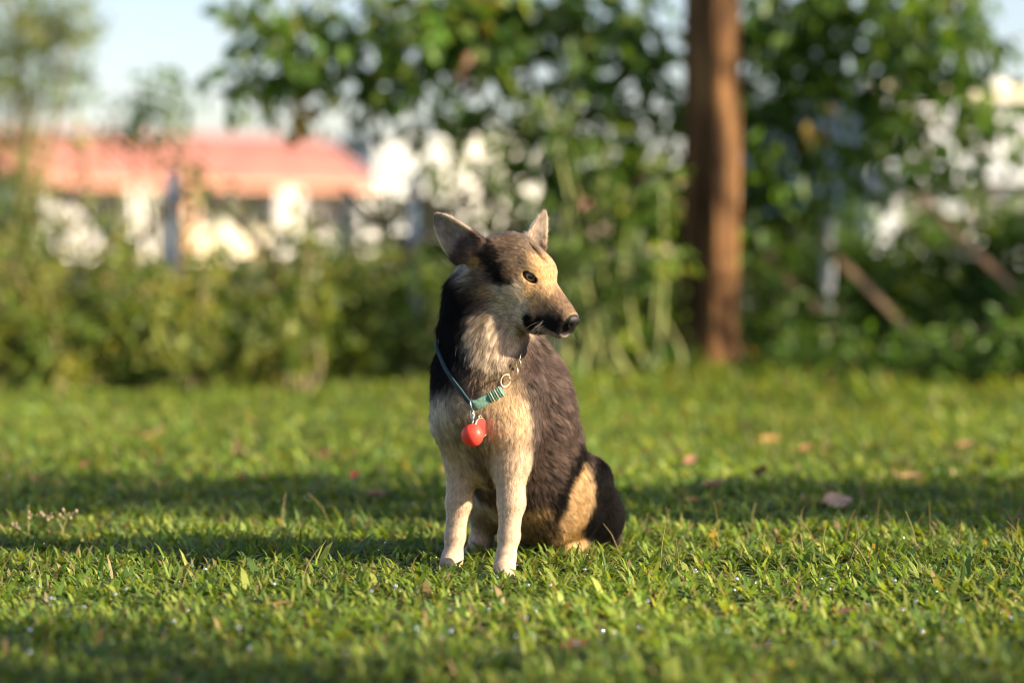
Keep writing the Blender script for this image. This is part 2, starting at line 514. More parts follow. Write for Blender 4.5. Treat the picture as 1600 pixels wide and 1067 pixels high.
# ================================================================== LATTICE FENCE
FY0, FY1 = 10.35, 9.95          # the fence comes a little nearer to the right
def fy(x): return FY0 + (FY1 - FY0) * (x + 2.6) / 5.2
fence = empty("lattice_fence", (0, fy(0), 0))
tag(fence, "weathered brown diamond lattice fence on grey steel posts behind the lawn", "fence")
FH = .74
tlt = math.atan2(FY1 - FY0, 5.2)
slat_me = Geo().box((0, 0, 0), (.029, .012, FH * math.sqrt(2)), None).mesh("slat", smooth=False)
slat_me.materials.append(M_SLAT)
for q, x in enumerate(np.arange(-4.2, 4.2, .30)):
    for sg in (1, -1):
        if rng.random() < .38: continue          # lost or rotted away
        xx = x + (0.07 if sg > 0 else -.05) + rng.normal() * .008
        o = bpy.data.objects.new("slat", slat_me); col.objects.link(o)
        o.matrix_world = Matrix.Translation((xx, fy(xx) - .008 * sg, .06 + FH / 2)) @ Matrix.Rotation(tlt, 4, 'Z') @ Matrix.Rotation(math.radians(45) * sg + rng.normal() * .015, 4, 'Y')
        o.parent = fence; o.matrix_parent_inverse = fence.matrix_world.inverted()
post_me = None
for px in (268, 648, 985, 1295, 1640, -130, -500, 2000):
    x = P(px, 500, fy(0))[0]; x = P(px, 500, fy(x))[0]
    g = Geo().tube([(0, 0, -.05), (0, 0, .86)], .024, 12)
    g.sphere((0, 0, .86), (.028, .028, .014), 12, 6)
    o = link("post", g.mesh("post"), M_POST); o.matrix_world = Matrix.Translation((x, fy(x) + .045, 0))
    o.parent = fence; o.matrix_parent_inverse = fence.matrix_world.inverted()
for z in (.07,):
    g = Geo().box((0, 0, 0), (8.6, .02, .045)); o = link("rail", g.mesh("rail", smooth=False), M_SLAT)
    o.matrix_world = Matrix.Translation((0, fy(0) + .02, z)) @ Matrix.Rotation(tlt, 4, 'Z')
    o.parent = fence; o.matrix_parent_inverse = fence.matrix_world.inverted()

# ================================================================== THE BIG TREE
TY = 9.6
tb = PG(1110, TY)
tree = empty("broadleaf_tree", tb)
tag(tree, "tree with a thick straight fluted brown trunk and low hanging big leaves", "tree")
tz = np.concatenate([np.linspace(-.1, .5, 14), np.linspace(.6, 4.6, 60)])
tp = np.stack([tb[0] + .008 * np.sin(tz * 2.2) + .006 * tz - .03 * np.exp(-np.maximum(tz, 0) / .5), np.full_like(tz, TY) + .01 * np.sin(tz * 1.7), tz], 1)
tr = .111 * (1 - .022 * tz) + .075 * np.exp(-np.maximum(tz, 0) / .13)
def flute(th, t):
    return 1 + .07 * np.cos(3 * th + 1.0 + 1.2 * t) + .05 * np.cos(5 * th + 2.1 - t) - .12 * np.exp(-((np.angle(np.exp(1j * (th - FL - .1 * math.sin(5 * t))))) / .22) ** 2) + .03 * np.cos(9 * th + 9 * t) + .02 * np.sin(14 * th - 23 * t) * np.sin(31 * t)
FL = 0.0
# groove faces the camera, a little to the right: find its angle by test (tube frame: cos along ~ +Y start vector)
FL = math.radians(212)
g = Geo().tube(tp, tr, 40, ripple=flute); link("trunk", g.mesh("trunk"), M_TRUNK, tree)
hang = [  # px, py, Y, rx, ry, n, palette
    (425, 35, 9.9, 60, 45, 60, 0), (405, 115, 9.8, 42, 45, 42, 0), (470, 85, 9.7, 50, 45, 50, 0), (560, 45, 9.9, 75, 50, 90, 0), (520, 110, 10.0, 35, 35, 26, 0),
    (640, 40, 9.7, 75, 48, 95, 0), (705, 95, 9.8, 50, 55, 60, 0), (620, 125, 9.9, 55, 35, 36, 0), (770, 45, 9.8, 60, 60, 80, 0),
    (850, 70, 9.9, 70, 65, 85, 0), (930, 110, 9.8, 60, 60, 70, 0), (1000, 55, 9.9, 65, 65, 90, 0), (945, 195, 9.9, 60, 40, 45, 0), (1035, 150, 9.9, 38, 70, 48, 0),
    (820, 160, 9.9, 50, 40, 40, 0), (1005, 245, 10.0, 50, 40, 45, 0), (880, 20, 10.0, 90, 40, 90, 0), (720, 10, 10.0, 90, 30, 90, 0),
    (1195, 50, 9.9, 45, 70, 90, 1), (1255, 35, 9.8, 65, 55, 110, 1), (1315, 105, 9.8, 60, 60, 85, 1), (1395, 55, 9.7, 70, 60, 120, 1),
    (1455, 110, 9.8, 60, 55, 85, 1), (1400, 165, 9.8, 55, 40, 65, 1), (1240, 150, 9.9, 55, 60, 75, 1), (1200, 235, 9.9, 42, 55, 60, 1), (1325, 215, 9.9, 55, 45, 42, 1),
    (1505, 40, 9.8, 50, 40, 55, 1), (1180, 330, 9.9, 30, 50, 40, 1), (1300, 15, 9.8, 120, 25, 90, 1), (1465, 190, 9.8, 30, 25, 20, 1),
    (985, 320, 10.0, 70, 40, 80, 0), (905, 300, 10.0, 60, 40, 60, 0), (1030, 310, 9.95, 45, 40, 55, 0), (830, 225, 10.0, 55, 36, 40, 0), (1220, 320, 10.0, 55, 36, 55, 1), (1300, 290, 10.0, 55, 36, 50, 1), (1480, 250, 10.0, 60, 36, 45, 1), (1560, 190, 10.0, 50, 45, 45, 1), (560, 165, 10.0, 55, 28, 26, 0), (700, 190, 10.0, 60, 34, 36, 0),
 (1230, 275, 9.9, 60, 36, 50, 1), (1380, 240, 9.9, 60, 36, 50, 1), (1540, 110, 9.9, 36, 50, 24, 1), (870, 250, 10.0, 60, 36, 40, 0), (1160, 170, 9.9, 25, 60, 40, 1), (1440, 30, 9.9, 90, 40, 90, 1),
    (462, 160, 9.8, 28, 26, 20, 3), (752, 55, 9.7, 28, 50, 26, 2), (1285, 200, 9.8, 18, 18, 8, 3), (1500, 150, 9.8, 14, 14, 5, 3), (590, 95, 9.8, 18, 30, 10, 3),
]
pals = [PAL_MID + PAL_DARK, PAL_DARK + PAL_MID[:1], PAL_BROWN, PAL_GOLD]
limb_pts = {}
for sg, ex, ey in ((-1, -1.15, 9.85), (-1, -.3, 9.9), (1, 1.75, 9.8), (1, 1.25, 9.9)):
    a = np.array([tb[0], TY, 2.3 + .3 * abs(ex)]); e = np.array([ex, ey, 1.95])
    m = (a + e) / 2 + np.array([0, 0, .28])
    L_ = spline([a, m, e], 20)
    g = Geo().tube(L_, np.linspace(.045, .014, 20), 9); link("limb", g.mesh("limb"), M_BARK, tree)
    limb_pts[ex] = L_
allp = np.concatenate(list(limb_pts.values()))
parts = []
for px, py, Y, rx, ry, n, k_ in hang:
    c = P(px, py, Y); s = Y / FPX
    parts.append(leaf_cloud(c, np.array([rx * s, .20, ry * s]), int(n * (1.7 if k_ == 0 else 1.4)), .088, pals[k_], width=.62, clump=4, hang=.9, shell=.1))
    j_ = np.argmin(np.linalg.norm(allp - c - np.array([0, 0, .3]), axis=1))
    g = Geo().tube(spline([allp[j_], (allp[j_] + c) / 2 + np.array([.03, 0, .06]), c - np.array([0, 0, ry * s * .6])], 10), np.linspace(.010, .003, 10), 6)
    link("twig", g.mesh("twig"), M_TWIG, tree)
for q in range(13):            # crown above the picture
    a = rng.uniform(0, 6.283); r = rng.uniform(.2, 1.7)
    c = np.array([tb[0] + r * math.cos(a), TY + .5 + r * math.sin(a) * .9, rng.uniform(3.2, 5.2)])
    parts.append(leaf_cloud(c, np.array([.55, .55, .40]), 150, .09, pals[0], width=.6, clump=5, hang=.5))
    g = Geo().tube(spline([np.array([tb[0], TY, 2.2 + .4 * (c[2] - 2.4)]), (np.array([tb[0], TY, c[2]]) + c) / 2, c], 8), np.linspace(.03, .006, 8), 6)
    link("limb", g.mesh("limb"), M_BARK, tree)
cr = link("crown", foliage_mesh("crown", parts), M_LEAF, tree)

# ================================================================== SHRUBS, SAPLINGS AND HEDGE
def shr(i_, label, px, Y, cl, pal, size=.05, name="leafy_shrub", group=None, width=.5, cat="shrub", **kw):
    return plant(name, label, cat, group, PG(px, Y), cl, pal, size, width=width, **kw)
GR_L = "yellow green shrubs at the foot of the fence"
for q, px in enumerate((-70, 10, 85, 160, 235, 310, 385, 460, -150, -240, -330, -420)):
    Y = 9.25 + .12 * math.sin(q * 2.3)
    h = 545 - 34 * math.sin(q * 1.9 + .5)
    shr(q, "low yellow green leafy shrub growing at the foot of the lattice fence", px, Y,
        [(px - 20, h + 14, Y, 54, 44, 200), (px + 24, h - 6, Y + .1, 50, 54, 170), (px + 18 * math.sin(q * 4.7), h - 52, Y + .15, 42, 48, 105), (px + 26 * math.sin(q * 2.9), h - 108, Y + .3, 34, 44, 48)] + ([(px + 14, h - 160, Y + .35, 26, 46, 26)] if q % 2 else []), PAL_YG + PAL_MID[:2], .052, "low_shrub", GR_L)
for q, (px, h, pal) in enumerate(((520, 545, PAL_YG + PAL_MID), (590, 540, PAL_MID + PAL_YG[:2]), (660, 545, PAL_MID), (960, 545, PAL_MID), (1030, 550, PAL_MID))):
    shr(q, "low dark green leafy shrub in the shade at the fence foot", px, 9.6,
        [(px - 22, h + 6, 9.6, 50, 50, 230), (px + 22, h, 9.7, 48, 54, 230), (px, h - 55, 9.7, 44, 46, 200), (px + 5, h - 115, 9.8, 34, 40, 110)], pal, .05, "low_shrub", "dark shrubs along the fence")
# behind the fence, left: a thin olive hedge through which the house shows
for q, (px, h, n) in enumerate(((-60, 410, 320), (40, 455, 320), (130, 475, 300), (215, 485, 300), (300, 490, 280), (385, 490, 300), (470, 475, 320), (545, 440, 320), (-160, 430, 300), (-260, 420, 300), (-360, 420, 300))):
    Y = 10.55 + .25 * math.sin(q * 1.7)
    shr(q, "olive green hedge shrub behind the lattice fence below the red roofed house", px, Y,
        [(px - 25, h + 35, Y, 62, 60, int(n * 1.6)), (px + 25, h + 75, Y, 62, 70, int(n * 1.6)), (px + 10, h - 25, Y + .1, 52, 45, int(n * .35))], PAL_OLIVE + PAL_YG, .055, "hedge_shrub", "olive hedge shrubs behind the fence")
# middle: taller mixed shrubs and thin-stemmed saplings
MUL = 1.6
shr(0, "tall mid green shrub with pale leaves between the grey building and the saplings", 640, 10.6,
    [(625, 345, 10.6, 50, 55, 210), (670, 300, 10.6, 42, 46, 130), (610, 420, 10.6, 60, 60, 260), (680, 420, 10.6, 55, 70, 260), (650, 490, 10.5, 70, 60, 260)], PAL_MID + PAL_YG[:2], .06, "tall_shrub")
shr(0, "broad green shrub behind the dog's head", 775, 10.7,
    [(745, 290, 10.7, 60, 50, 150), (780, 235, 10.7, 45, 40, 60), (700, 240, 10.7, 36, 40, 40), (800, 330, 10.7, 55, 50, 170), (735, 390, 10.6, 60, 60, 260), (820, 410, 10.6, 60, 70, 260), (770, 480, 10.5, 90, 70, 320)], PAL_MID + PAL_DARK[:2], .06, "tall_shrub")
for q, (px, top, lean, n) in enumerate(((855, 150, 70, 34), (895, 240, -25, 40), (950, 215, 10, 44), (985, 300, -15, 50), (1035, 280, 5, 50))):
    root = plant("sapling", "slender green stemmed sapling standing between the shrubs and the big tree", "sapling", "saplings beside the big tree", PG(px + lean, 9.3),
                 [(px, top + 20, 9.3, 34, 40, n), (px + lean * .4, top + 130, 9.3, 42, 60, n), (px + lean * .7, top + 250, 9.3, 45, 60, n)], PAL_MID + PAL_DARK[:1], .065, stem_mat=M_STEM, stem_r=.014)
shr(0, "dense dark green shrub behind the saplings", 960, 10.9,
    [(900, 430, 10.9, 60, 70, 260), (960, 400, 10.9, 60, 70, 260), (1020, 440, 10.9, 60, 80, 260), (955, 510, 10.8, 100, 60, 330)], PAL_DARK + PAL_MID[:1], .06, "tall_shrub")
# right of the trunk
shr(0, "golden leaved young shrub leaning out beside the trunk", 1180, 10.0,
    [(1178, 400, 10.0, 26, 30, 40), (1195, 365, 10.0, 22, 22, 24), (1170, 455, 10.0, 24, 30, 30, PAL_MID)], PAL_GOLD + PAL_YG[:1], .055, "young_shrub")
for q, (px, h) in enumerate(((1225, 440), (1310, 425), (1395, 440), (1480, 415), (1565, 400), (1650, 400), (1745, 410), (1840, 400), (1935, 405))):
    Y = 10.55 + .2 * math.sin(q * 2.1)
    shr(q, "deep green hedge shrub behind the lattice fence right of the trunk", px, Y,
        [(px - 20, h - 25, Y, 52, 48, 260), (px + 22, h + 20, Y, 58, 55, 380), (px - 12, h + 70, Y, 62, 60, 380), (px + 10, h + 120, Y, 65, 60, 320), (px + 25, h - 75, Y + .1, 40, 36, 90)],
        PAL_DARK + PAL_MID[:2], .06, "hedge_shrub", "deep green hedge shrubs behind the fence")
for q, (px, h) in enumerate(((1215, 500), (1300, 530), (1590, 500), (1660, 470))):
    shr(q, "upright dark green bush growing through the lattice right of the trunk", px, 9.7,
        [(px - 18, h + 20, 9.7, 44, 50, 170), (px + 22, h + 50, 9.65, 48, 50, 190), (px + 6, h - 40, 9.75, 34, 44, 80)], PAL_DARK + PAL_MID[:2], .055, "upright_bush", "dark bushes growing through the lattice")
for q, (px, h) in enumerate(((20, 450), (110, 485), (205, 480), (330, 490), (420, 480), (505, 450))):
    shr(q, "loose olive bush growing through the left end of the lattice", px, 9.95,
        [(px - 18, h + 20, 9.95, 54, 56, 230), (px + 25, h + 50, 9.9, 54, 50, 230), (px + 6, h - 50, 10.0, 52, 46, 130), (px - 20, h - 100, 10.1, 40, 36, 22)], PAL_YG + PAL_OLIVE + PAL_MID, .055, "loose_bush", "olive bushes growing through the lattice")
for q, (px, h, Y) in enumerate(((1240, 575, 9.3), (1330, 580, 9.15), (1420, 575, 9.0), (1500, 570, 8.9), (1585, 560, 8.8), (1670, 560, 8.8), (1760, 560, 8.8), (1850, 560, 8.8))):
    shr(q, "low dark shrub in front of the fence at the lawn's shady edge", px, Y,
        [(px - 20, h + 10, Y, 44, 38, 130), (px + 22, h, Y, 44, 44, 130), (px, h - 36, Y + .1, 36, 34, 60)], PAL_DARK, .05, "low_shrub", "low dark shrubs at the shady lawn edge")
# feathery tree at the upper left, and a thin dark sapling before the roof
shr(0, "feathery pale green tree behind the left end of the fence", 30, 14.0,
    [(20, 30, 14, 90, 55, 620), (95, 35, 14, 60, 40, 380), (40, 110, 14, 75, 50, 480), (110, 90, 14, 40, 40, 150), (5, 180, 14, 60, 60, 220), (-70, 90, 14, 80, 90, 400), (30, 260, 13.8, 55, 50, 160), (10, 350, 13.5, 70, 60, 230)],
    PAL_YG + PAL_MID, .07, "feathery_tree", width=.28, cat="tree", stem_r=.04)
shr(0, "thin dark sapling standing before the red roof", 262, 12.0,
    [(225, 130, 12, 30, 26, 44), (262, 160, 12, 34, 34, 60), (235, 195, 12, 36, 24, 48), (180, 190, 12, 36, 24, 34), (285, 240, 12, 30, 30, 40), (300, 300, 12, 42, 28, 60), (110, 150, 12, 40, 26, 40)], PAL_DARK, .07, "thin_sapling", cat="sapling")
shr(0, "sparse vine with pale leaves climbing in front of the white veranda", 165, 11.6,
    [(130, 240, 11.6, 45, 30, 40), (90, 300, 11.6, 60, 40, 90), (200, 330, 11.6, 60, 36, 60), (330, 350, 11.6, 60, 30, 60), (60, 380, 11.6, 60, 40, 120), (440, 380, 11.6, 60, 30, 60)], PAL_YG + PAL_OLIVE, .06, "climbing_vine", cat="vine")
# a taller grass tuft round the trunk foot is grown with the lawn

# ================================================================== TREES OUT OF FRAME, TO THE RIGHT, THAT THROW THE SHADOW BANDS
def sun_tree(name, label, spots, foot, pal=PAL_MID, size=.11):
    """spots: (x, y, z, distance towards the sun, radius, leaves) - each leaf mass stands between the sun and that spot of the place"""
    root = empty(name, foot); tag(root, label, "tree")
    parts = []
    S_ = np.array(SUN)
    for (x, y, z, t, r, n) in spots:
        c = np.array([x, y, z]) + S_ * t
        parts.append(leaf_cloud(c, np.array(r if hasattr(r, '__len__') else [r, r, r]), n, size, pal, width=.6, clump=5))
        g = Geo().tube(spline([np.array(foot) + [0, 0, .6], (np.array([foot[0], foot[1], c[2] * .8]) * .6 + c * .4), c], 9), np.linspace(.04, .01, 9), 7)
        link("limb", g.mesh("limb"), M_BARK, root)
    g = Geo().tube(spline([np.array(foot) - [0, 0, .05], np.array(foot) + [.03, .02, .9], np.array(foot) + [0, 0, 1.9]], 12), np.linspace(.09, .05, 12), 14)
    link("trunk", g.mesh("trunk"), M_BARK, root)
    link("crown", foliage_mesh("crown", parts), M_LEAF, root)
    return root
t0 = 6.6
sp = []
for x in np.arange(-1.9, 2.1, .36):
    yc = 5.22 + .02 * math.sin(3 * x); hw = .42 - .06 * x
    for q in range(2):
        sp.append((x + rng.uniform(-.15, .15), yc + rng.uniform(-.7, .7) * hw, 0.0, t0 + rng.uniform(-.3, .3), (.26, .30, .15), 62))
sun_tree("shade_tree", "bushy tree to the right of the lawn whose shade falls behind the dog", sp, (t0 * SUN.x, 5.2 + t0 * SUN.y, 0))
sp = []
for x in np.arange(-1.3, 1.7, .36):
    sp.append((x + rng.uniform(-.1, .1), 2.95 + rng.uniform(-.3, .25), 0.0, t0 + rng.uniform(-.3, .3), (.28, .36, .17), 66))
sun_tree("shade_tree", "bushy tree to the right of the lawn whose shade falls before the dog", sp, (t0 * SUN.x, 2.9 + t0 * SUN.y, 0))
sp = []
for z_ in (.35, .75, 1.25, 1.6):
    sp.append((tb[0] - .04, TY - .1, z_, 5.4, (.22, .22, .14), 14))
for q in range(9):
    sp.append((rng.uniform(1.3, 3.0), rng.uniform(9.2, 10.6), rng.uniform(.1, 1.3), 5.5 + rng.uniform(-.4, .4), (.34, .34, .26), 110))
sun_tree("shade_tree", "bushy tree beyond the right end of the fence shading the hedge", sp, (2.2 + 5.5 * SUN.x, 9.9 + 5.5 * SUN.y, 0))
# ================================================================== THE DOG
# head frame: O = point between the brows, F = along the muzzle, S = to the dog's right (near side), U = up
HO = P(857, 420, 4.16)
_th, _pi = math.radians(40), math.radians(28.5)
HF = np.array([math.cos(_pi) * math.cos(_th), -math.cos(_pi) * math.sin(_th), -math.sin(_pi)])
HU = np.array([math.sin(_pi) * math.cos(_th), -math.sin(_pi) * math.sin(_th), math.cos(_pi)])
HS = np.array([-math.sin(_th), -math.cos(_th), 0.0])
HR = np.stack([HF, HS, HU], 1)            # columns

def H(a, s, u):                           # head millimetres -> world
    return HO + HF * a * 1e-3 + HS * s * 1e-3 + HU * u * 1e-3

def HLpx(px, py, s):
    """head-frame (a,s,u) in mm of a photo pixel for a given lateral offset"""
    k = 4.14 / FPX * 1000
    dx = (px - 857) * k + math.sin(_th) * s
    dz = -(py - 420) * k
    a11, a12 = HF[0], HU[0]; a21, a22 = HF[2], HU[2]
    det = a11 * a22 - a12 * a21
    return np.array([(dx * a22 - a12 * dz) / det, s, (a11 * dz - a21 * dx) / det])

VOX = 0.0022
PR = []
def cap(p1, r1, p2, r2, k, hl, flow, tag_=''):
    PR.append(dict(t='cap', p1=np.asarray(p1, float), p2=np.asarray(p2, float), r1=r1, r2=r2, k=k, hl=hl, flow=unit(flow), tag=tag_))
def ell(c, r, R, k, hl, flow, tag_='', sub=False):
    PR.append(dict(t='ell', c=np.asarray(c, float), r=np.asarray(r, float), R=np.eye(3) if R is None else np.asarray(R, float),
                   k=k, hl=hl, flow=unit(flow), tag=tag_, sub=sub))

def prim_d(pr, X):
    if pr['t'] == 'cap':
        a, b = pr['p1'], pr['p2']
        ab = b - a
        t = np.clip(((X - a) @ ab) / max(ab @ ab, 1e-9), 0, 1)
        return np.linalg.norm(X - a - t[..., None] * ab, axis=-1) - (pr['r1'] + (pr['r2'] - pr['r1']) * t)
    if pr['t'] == 'ell':
        q = (X - pr['c']) @ pr['R']
        k0 = np.linalg.norm(q / pr['r'], axis=-1)
        k1 = np.linalg.norm(q / pr['r'] ** 2, axis=-1) + 1e-9
        return k0 * (k0 - 1) / k1
    if pr['t'] == 'muz':
        q = (X - HO) @ HR * 1000.0
        a, s, u = q[..., 0], np.abs(q[..., 1]), q[..., 2]
        A = np.array([-30., 0., 13., 42., 68., 86.])
        ac = np.clip(a, A[0], A[-1])
        top = np.interp(ac, A, [-6., -9., -16., -25., -33., -40.])
        bot = np.interp(ac, A, [-98., -102., -103., -98., -92., -85.])
        hw = np.interp(ac, A, [40., 37., 33., 29., 26.5, 22.])
        c = (top + bot) / 2; hh = (top - bot) / 2
        w = hw * (1 - 0.12 * np.clip((u - c) / hh, -1, 1))       # narrower on the bridge
        e = 2.5
        rr = ((s / w) ** e + (np.abs(u - c) / hh) ** e) ** (1 / e)
        d = (rr - 1) * np.minimum(hw, hh) * 0.9
        end = np.maximum(a - A[-1], A[0] - a)
        d2 = np.where(end > 0, np.sqrt(np.maximum(d, 0) ** 2 + end ** 2) + np.minimum(d, 0) * 0, np.maximum(d, end))
        return d2 * 1e-3
    if pr['t'] == 'ear':
        q = (X - pr['B']) @ pr['R']                 # columns: W (across), N (opening faces), T (to the tip)
        L = pr['L']
        x, n, t = q[..., 0], q[..., 1], q[..., 2] / L
        tc = np.clip(t, 0, 1)
        w = pr['w'] * np.sqrt(np.clip(1 - tc ** 2.2, 0, 1)) * (1 - 0.35 * tc)
        xs = x + pr.get('lean', 0.0) * tc * tc
        n0 = pr['cup'] * (xs / pr['w']) ** 2 - pr['cup'] * 0.35 * (1 - tc) - pr.get('curl', 0.0) * tc * tc
        th = pr['th'] * (1.35 - 0.75 * tc)
        d = np.maximum(np.abs(n - n0) - th, np.abs(xs) - w)
        d = np.maximum(d, np.maximum(-0.15 - t, t - 1) * L)
        return d * 0.8

DOWN = (0, 0, -1)
BACK = np.array([0.45, 0.55, -0.75])
# --- trunk
cap(P(797, 602, 4.28), .081, P(812, 655, 4.29), .088, .05, .026, BACK)
cap(P(812, 655, 4.29), .088, P(831, 720, 4.34), .083, .05, .026, BACK)
cap(P(831, 720, 4.34), .083, P(855, 775, 4.39), .080, .05, .025, BACK)
cap(P(855, 775, 4.39), .078, P(893, 805, 4.46), .070, .05, .020, (0.4, 0.3, -0.8))
cap(P(783, 552, 4.27), .070, P(797, 602, 4.28), .081, .05, .034, BACK)
cap(P(742, 632, 4.195), .050, P(775, 690, 4.23), .062, .045, .026, DOWN)
cap(P(775, 690, 4.235), .054, P(800, 762, 4.35), .052, .05, .022, DOWN)
# --- neck
cap(P(753, 578, 4.235), .066, P(748, 520, 4.235), .057, .05, .033, (-0.15, -0.1, -1))
cap(P(748, 520, 4.235), .057, P(752, 462, 4.235), .049, .04, .033, (-0.35, 0.1, -0.9))
cap(P(752, 462, 4.235), .049, P(772, 420, 4.235), .042, .04, .030, (-0.5, 0.1, -0.8))
cap(P(768, 572, 4.22), .060, P(742, 632, 4.195), .048, .05, .030, DOWN)
cap(P(774, 516, 4.20), .030, P(755, 575, 4.19), .036, .04, .024, (-0.3, -0.1, -0.9))
# --- shoulders and fore legs (R = dog's right, at the left of the picture)
cap(P(722, 590, 4.25), .044, P(716, 660, 4.225), .036, .045, .022, DOWN)
cap(P(716, 660, 4.225), .036, P(722, 715, 4.25), .026, .03, .016, DOWN)
cap(P(723, 712, 4.25), .0290, P(717, 785, 4.245), .0210, .02, .009, DOWN)
cap(P(717, 785, 4.245), .0205, P(711, 838, 4.24), .0168, .012, .006, DOWN)
cap(P(711, 838, 4.24), .0168, P(708, 868, 4.235), .0150, .010, .005, DOWN)
cap(P(800, 612, 4.185), .046, P(792, 668, 4.165), .040, .045, .022, (0.1, -0.1, -1))
cap(P(792, 668, 4.165), .040, P(798, 722, 4.165), .027, .03, .016, DOWN)
cap(P(797, 720, 4.165), .0300, P(799, 785, 4.155), .0218, .02, .009, DOWN)
cap(P(799, 785, 4.155), .0215, P(795, 838, 4.145), .0172, .012, .006, DOWN)
cap(P(795, 838, 4.145), .0176, P(790, 872, 4.135), .0158, .010, .005, DOWN)

def paw(base, fwd, sc=1.0):
    f = unit(np.array([fwd[0], fwd[1], 0.0])); l = np.array([-f[1], f[0], 0.0]); z = np.array([0, 0, 1.0])
    R = np.stack([f, l, z], 1)
    b = np.asarray(base)
    ell(b + f * .008 + z * .018 * sc, np.array([.030, .0225, .018]) * sc, R, .012, .004, (0, 0, -1), 'paw')
    for q, (o, fo) in enumerate([(-.0155, .020), (-.0055, .029), (.0055, .029), (.0155, .020)]):
        c = b + f * fo * sc + l * o * sc + z * .0125 * sc
        ell(c, np.array([.0135, .0072, .0115]) * sc, R, .0035, .003, (0, 0, -1), 'toe')

def on_ground(px, Y):
    p = PG(px, Y); return p
pR = on_ground(706, 4.225); pL = on_ground(788, 4.12)
cap(P(708, 868, 4.235), .0150, pR + np.array([0, 0.006, .022]), .016, .012, .005, DOWN)
cap(P(790, 872, 4.135), .0160, pL + np.array([0, 0.006, .022]), .0165, .012, .005, DOWN)
paw(pR, (-0.28, -1.0), .82); paw(pL, (0.0, -1.0), .82)

# --- hind legs
hip_L = P(915, 800, 4.48)
cap(hip_L, .058, P(922, 752, 4.385), .034, .04, .020, (0.2, 0.1, -1), 'thigh')
cap(P(928, 812, 4.48), .050, P(938, 838, 4.50), .034, .03, .018, (0.2, 0.1, -1), 'thigh')
cap(P(921, 750, 4.38), .032, P(906, 795, 4.375), .032, .025, .014, (0, -0.1, -1), 'shank')
cap(P(906, 795, 4.375), .031, P(897, 838, 4.39), .021, .02, .010, (0, -0.1, -1), 'shank')
pHL = on_ground(893, 4.37)
cap(P(940, 846, 4.50), .022, pHL + np.array([0.005, 0.02, .024]), .019, .02, .008, (-0.4, -0.6, -0.4), 'shank')
paw(pHL, (-0.35, -1.0), 0.78)
cap(P(805, 800, 4.46), .050, P(757, 786, 4.40), .030, .035, .016, DOWN)
cap(P(757, 786, 4.40), .028, P(754, 832, 4.44), .020, .02, .010, DOWN)
pHR = on_ground(744, 4.42)
cap(P(756, 846, 4.46), .018, pHR + np.array([0.004, 0.015, .022]), .018, .015, .006, DOWN)
paw(pHR, (-0.5, -1.0), 0.78)
cap(P(850, 795, 4.38), .036, P(838, 822, 4.40), .020, .03, .022, DOWN)          # lower belly between the hind legs
# --- tail, laid out behind
tl = [P(925, 830, 4.53), np.array([0.105, 4.64, .035]), np.array([0.05, 4.74, .03]), np.array([-0.03, 4.80, .028])]
for a_, b_, r1_, r2_ in zip(tl[:-1], tl[1:], (.03, .024, .022), (.024, .022, .012)):
    cap(a_, r1_, b_, r2_, .02, .03, unit(b_ - a_))

# --- head
FB = -HF
ell(H(-70, 0, -26), (.066, .053, .047), HR, .02, .011, FB * 0.9 - HU * 0.2, 'head')
ell(H(-26, 0, -16), (.026, .026, .020), HR, .02, .006, FB + HU * 0.3, 'head')
for sg in (1, -1):
    ell(H(-24, sg * 19, -8), (.021, .015, .014), HR, .014, .006, FB + HU * 0.3, 'head')     # brow
    ell(H(-52, sg * 38, -50), (.046, .022, .032), HR, .022, .013, FB + HU * -0.1, 'head')   # cheek bone
    ell(H(-78, sg * 36, -78), (.036, .024, .034), HR, .025, .022, FB * 0.8 - HU * 0.6, 'head')  # jaw ruff
    ell(H(4, sg * 21, -84), (.040, .013, .020), HR, .014, .006, FB, 'head')                  # flews
PR.append(dict(t='muz', k=.022, hl=.0075, flow=unit(FB + HU * 0.12), tag='head', c=H(35, 0, -60), rad=.10))
cap(H(-60, 0, -88), .030, H(20, 0, -92), .019, .02, .012, FB, 'head')                        # under-jaw
ell(H(68, 0, -85), (.018, .0145, .009), HR, .008, .004, FB, 'head')                          # chin
ell(H(84, 0, -55), (.013, .0175, .0125), HR, .006, .0, FB, 'nose')
# eye bulges, then sockets
EYE = [H(-14, 20.5 * sg, -21) for sg in (1, -1)]
EYER = 0.0132
for sg, e in zip((1, -1), EYE):
    ell(e, (.0158, .0158, .0154), HR, .010, .003, FB, 'head')

# --- ears
def ear(B, T, N, L, w, cup, th, hl, lean=0.0, curl=0.0, k=.012):
    T = unit(T); N = unit(np.asarray(N) - T * np.dot(N, T)); W = np.cross(N, T)
    PR.append(dict(t='ear', B=np.asarray(B, float), R=np.stack([W, N, T], 1), L=L, w=w, cup=cup, th=th, lean=lean, curl=curl,
                   k=k, hl=hl, flow=T, tag='ear', rad=L * 1.1, c=np.asarray(B) + T * L * 0.5))
eB = P(728, 385, 4.185); eT = P(677, 336, 4.19)
ear(eB, eT - eB, (-0.30, -1.0, -0.20), float(np.linalg.norm(eT - eB)), .034, .016, .0030, .006, lean=0.004)
fB = P(832, 386, 4.235); fT = P(852, 327, 4.245)
ear(fB, fT - fB, (0.55, -0.75, 0.0), float(np.linalg.norm(fT - fB)), .023, .012, .0030, .006)
cap(P(764, 396, 4.190), .022, P(738, 390, 4.19), .022, .022, .012, (-0.6, 0, 0.2), 'head')

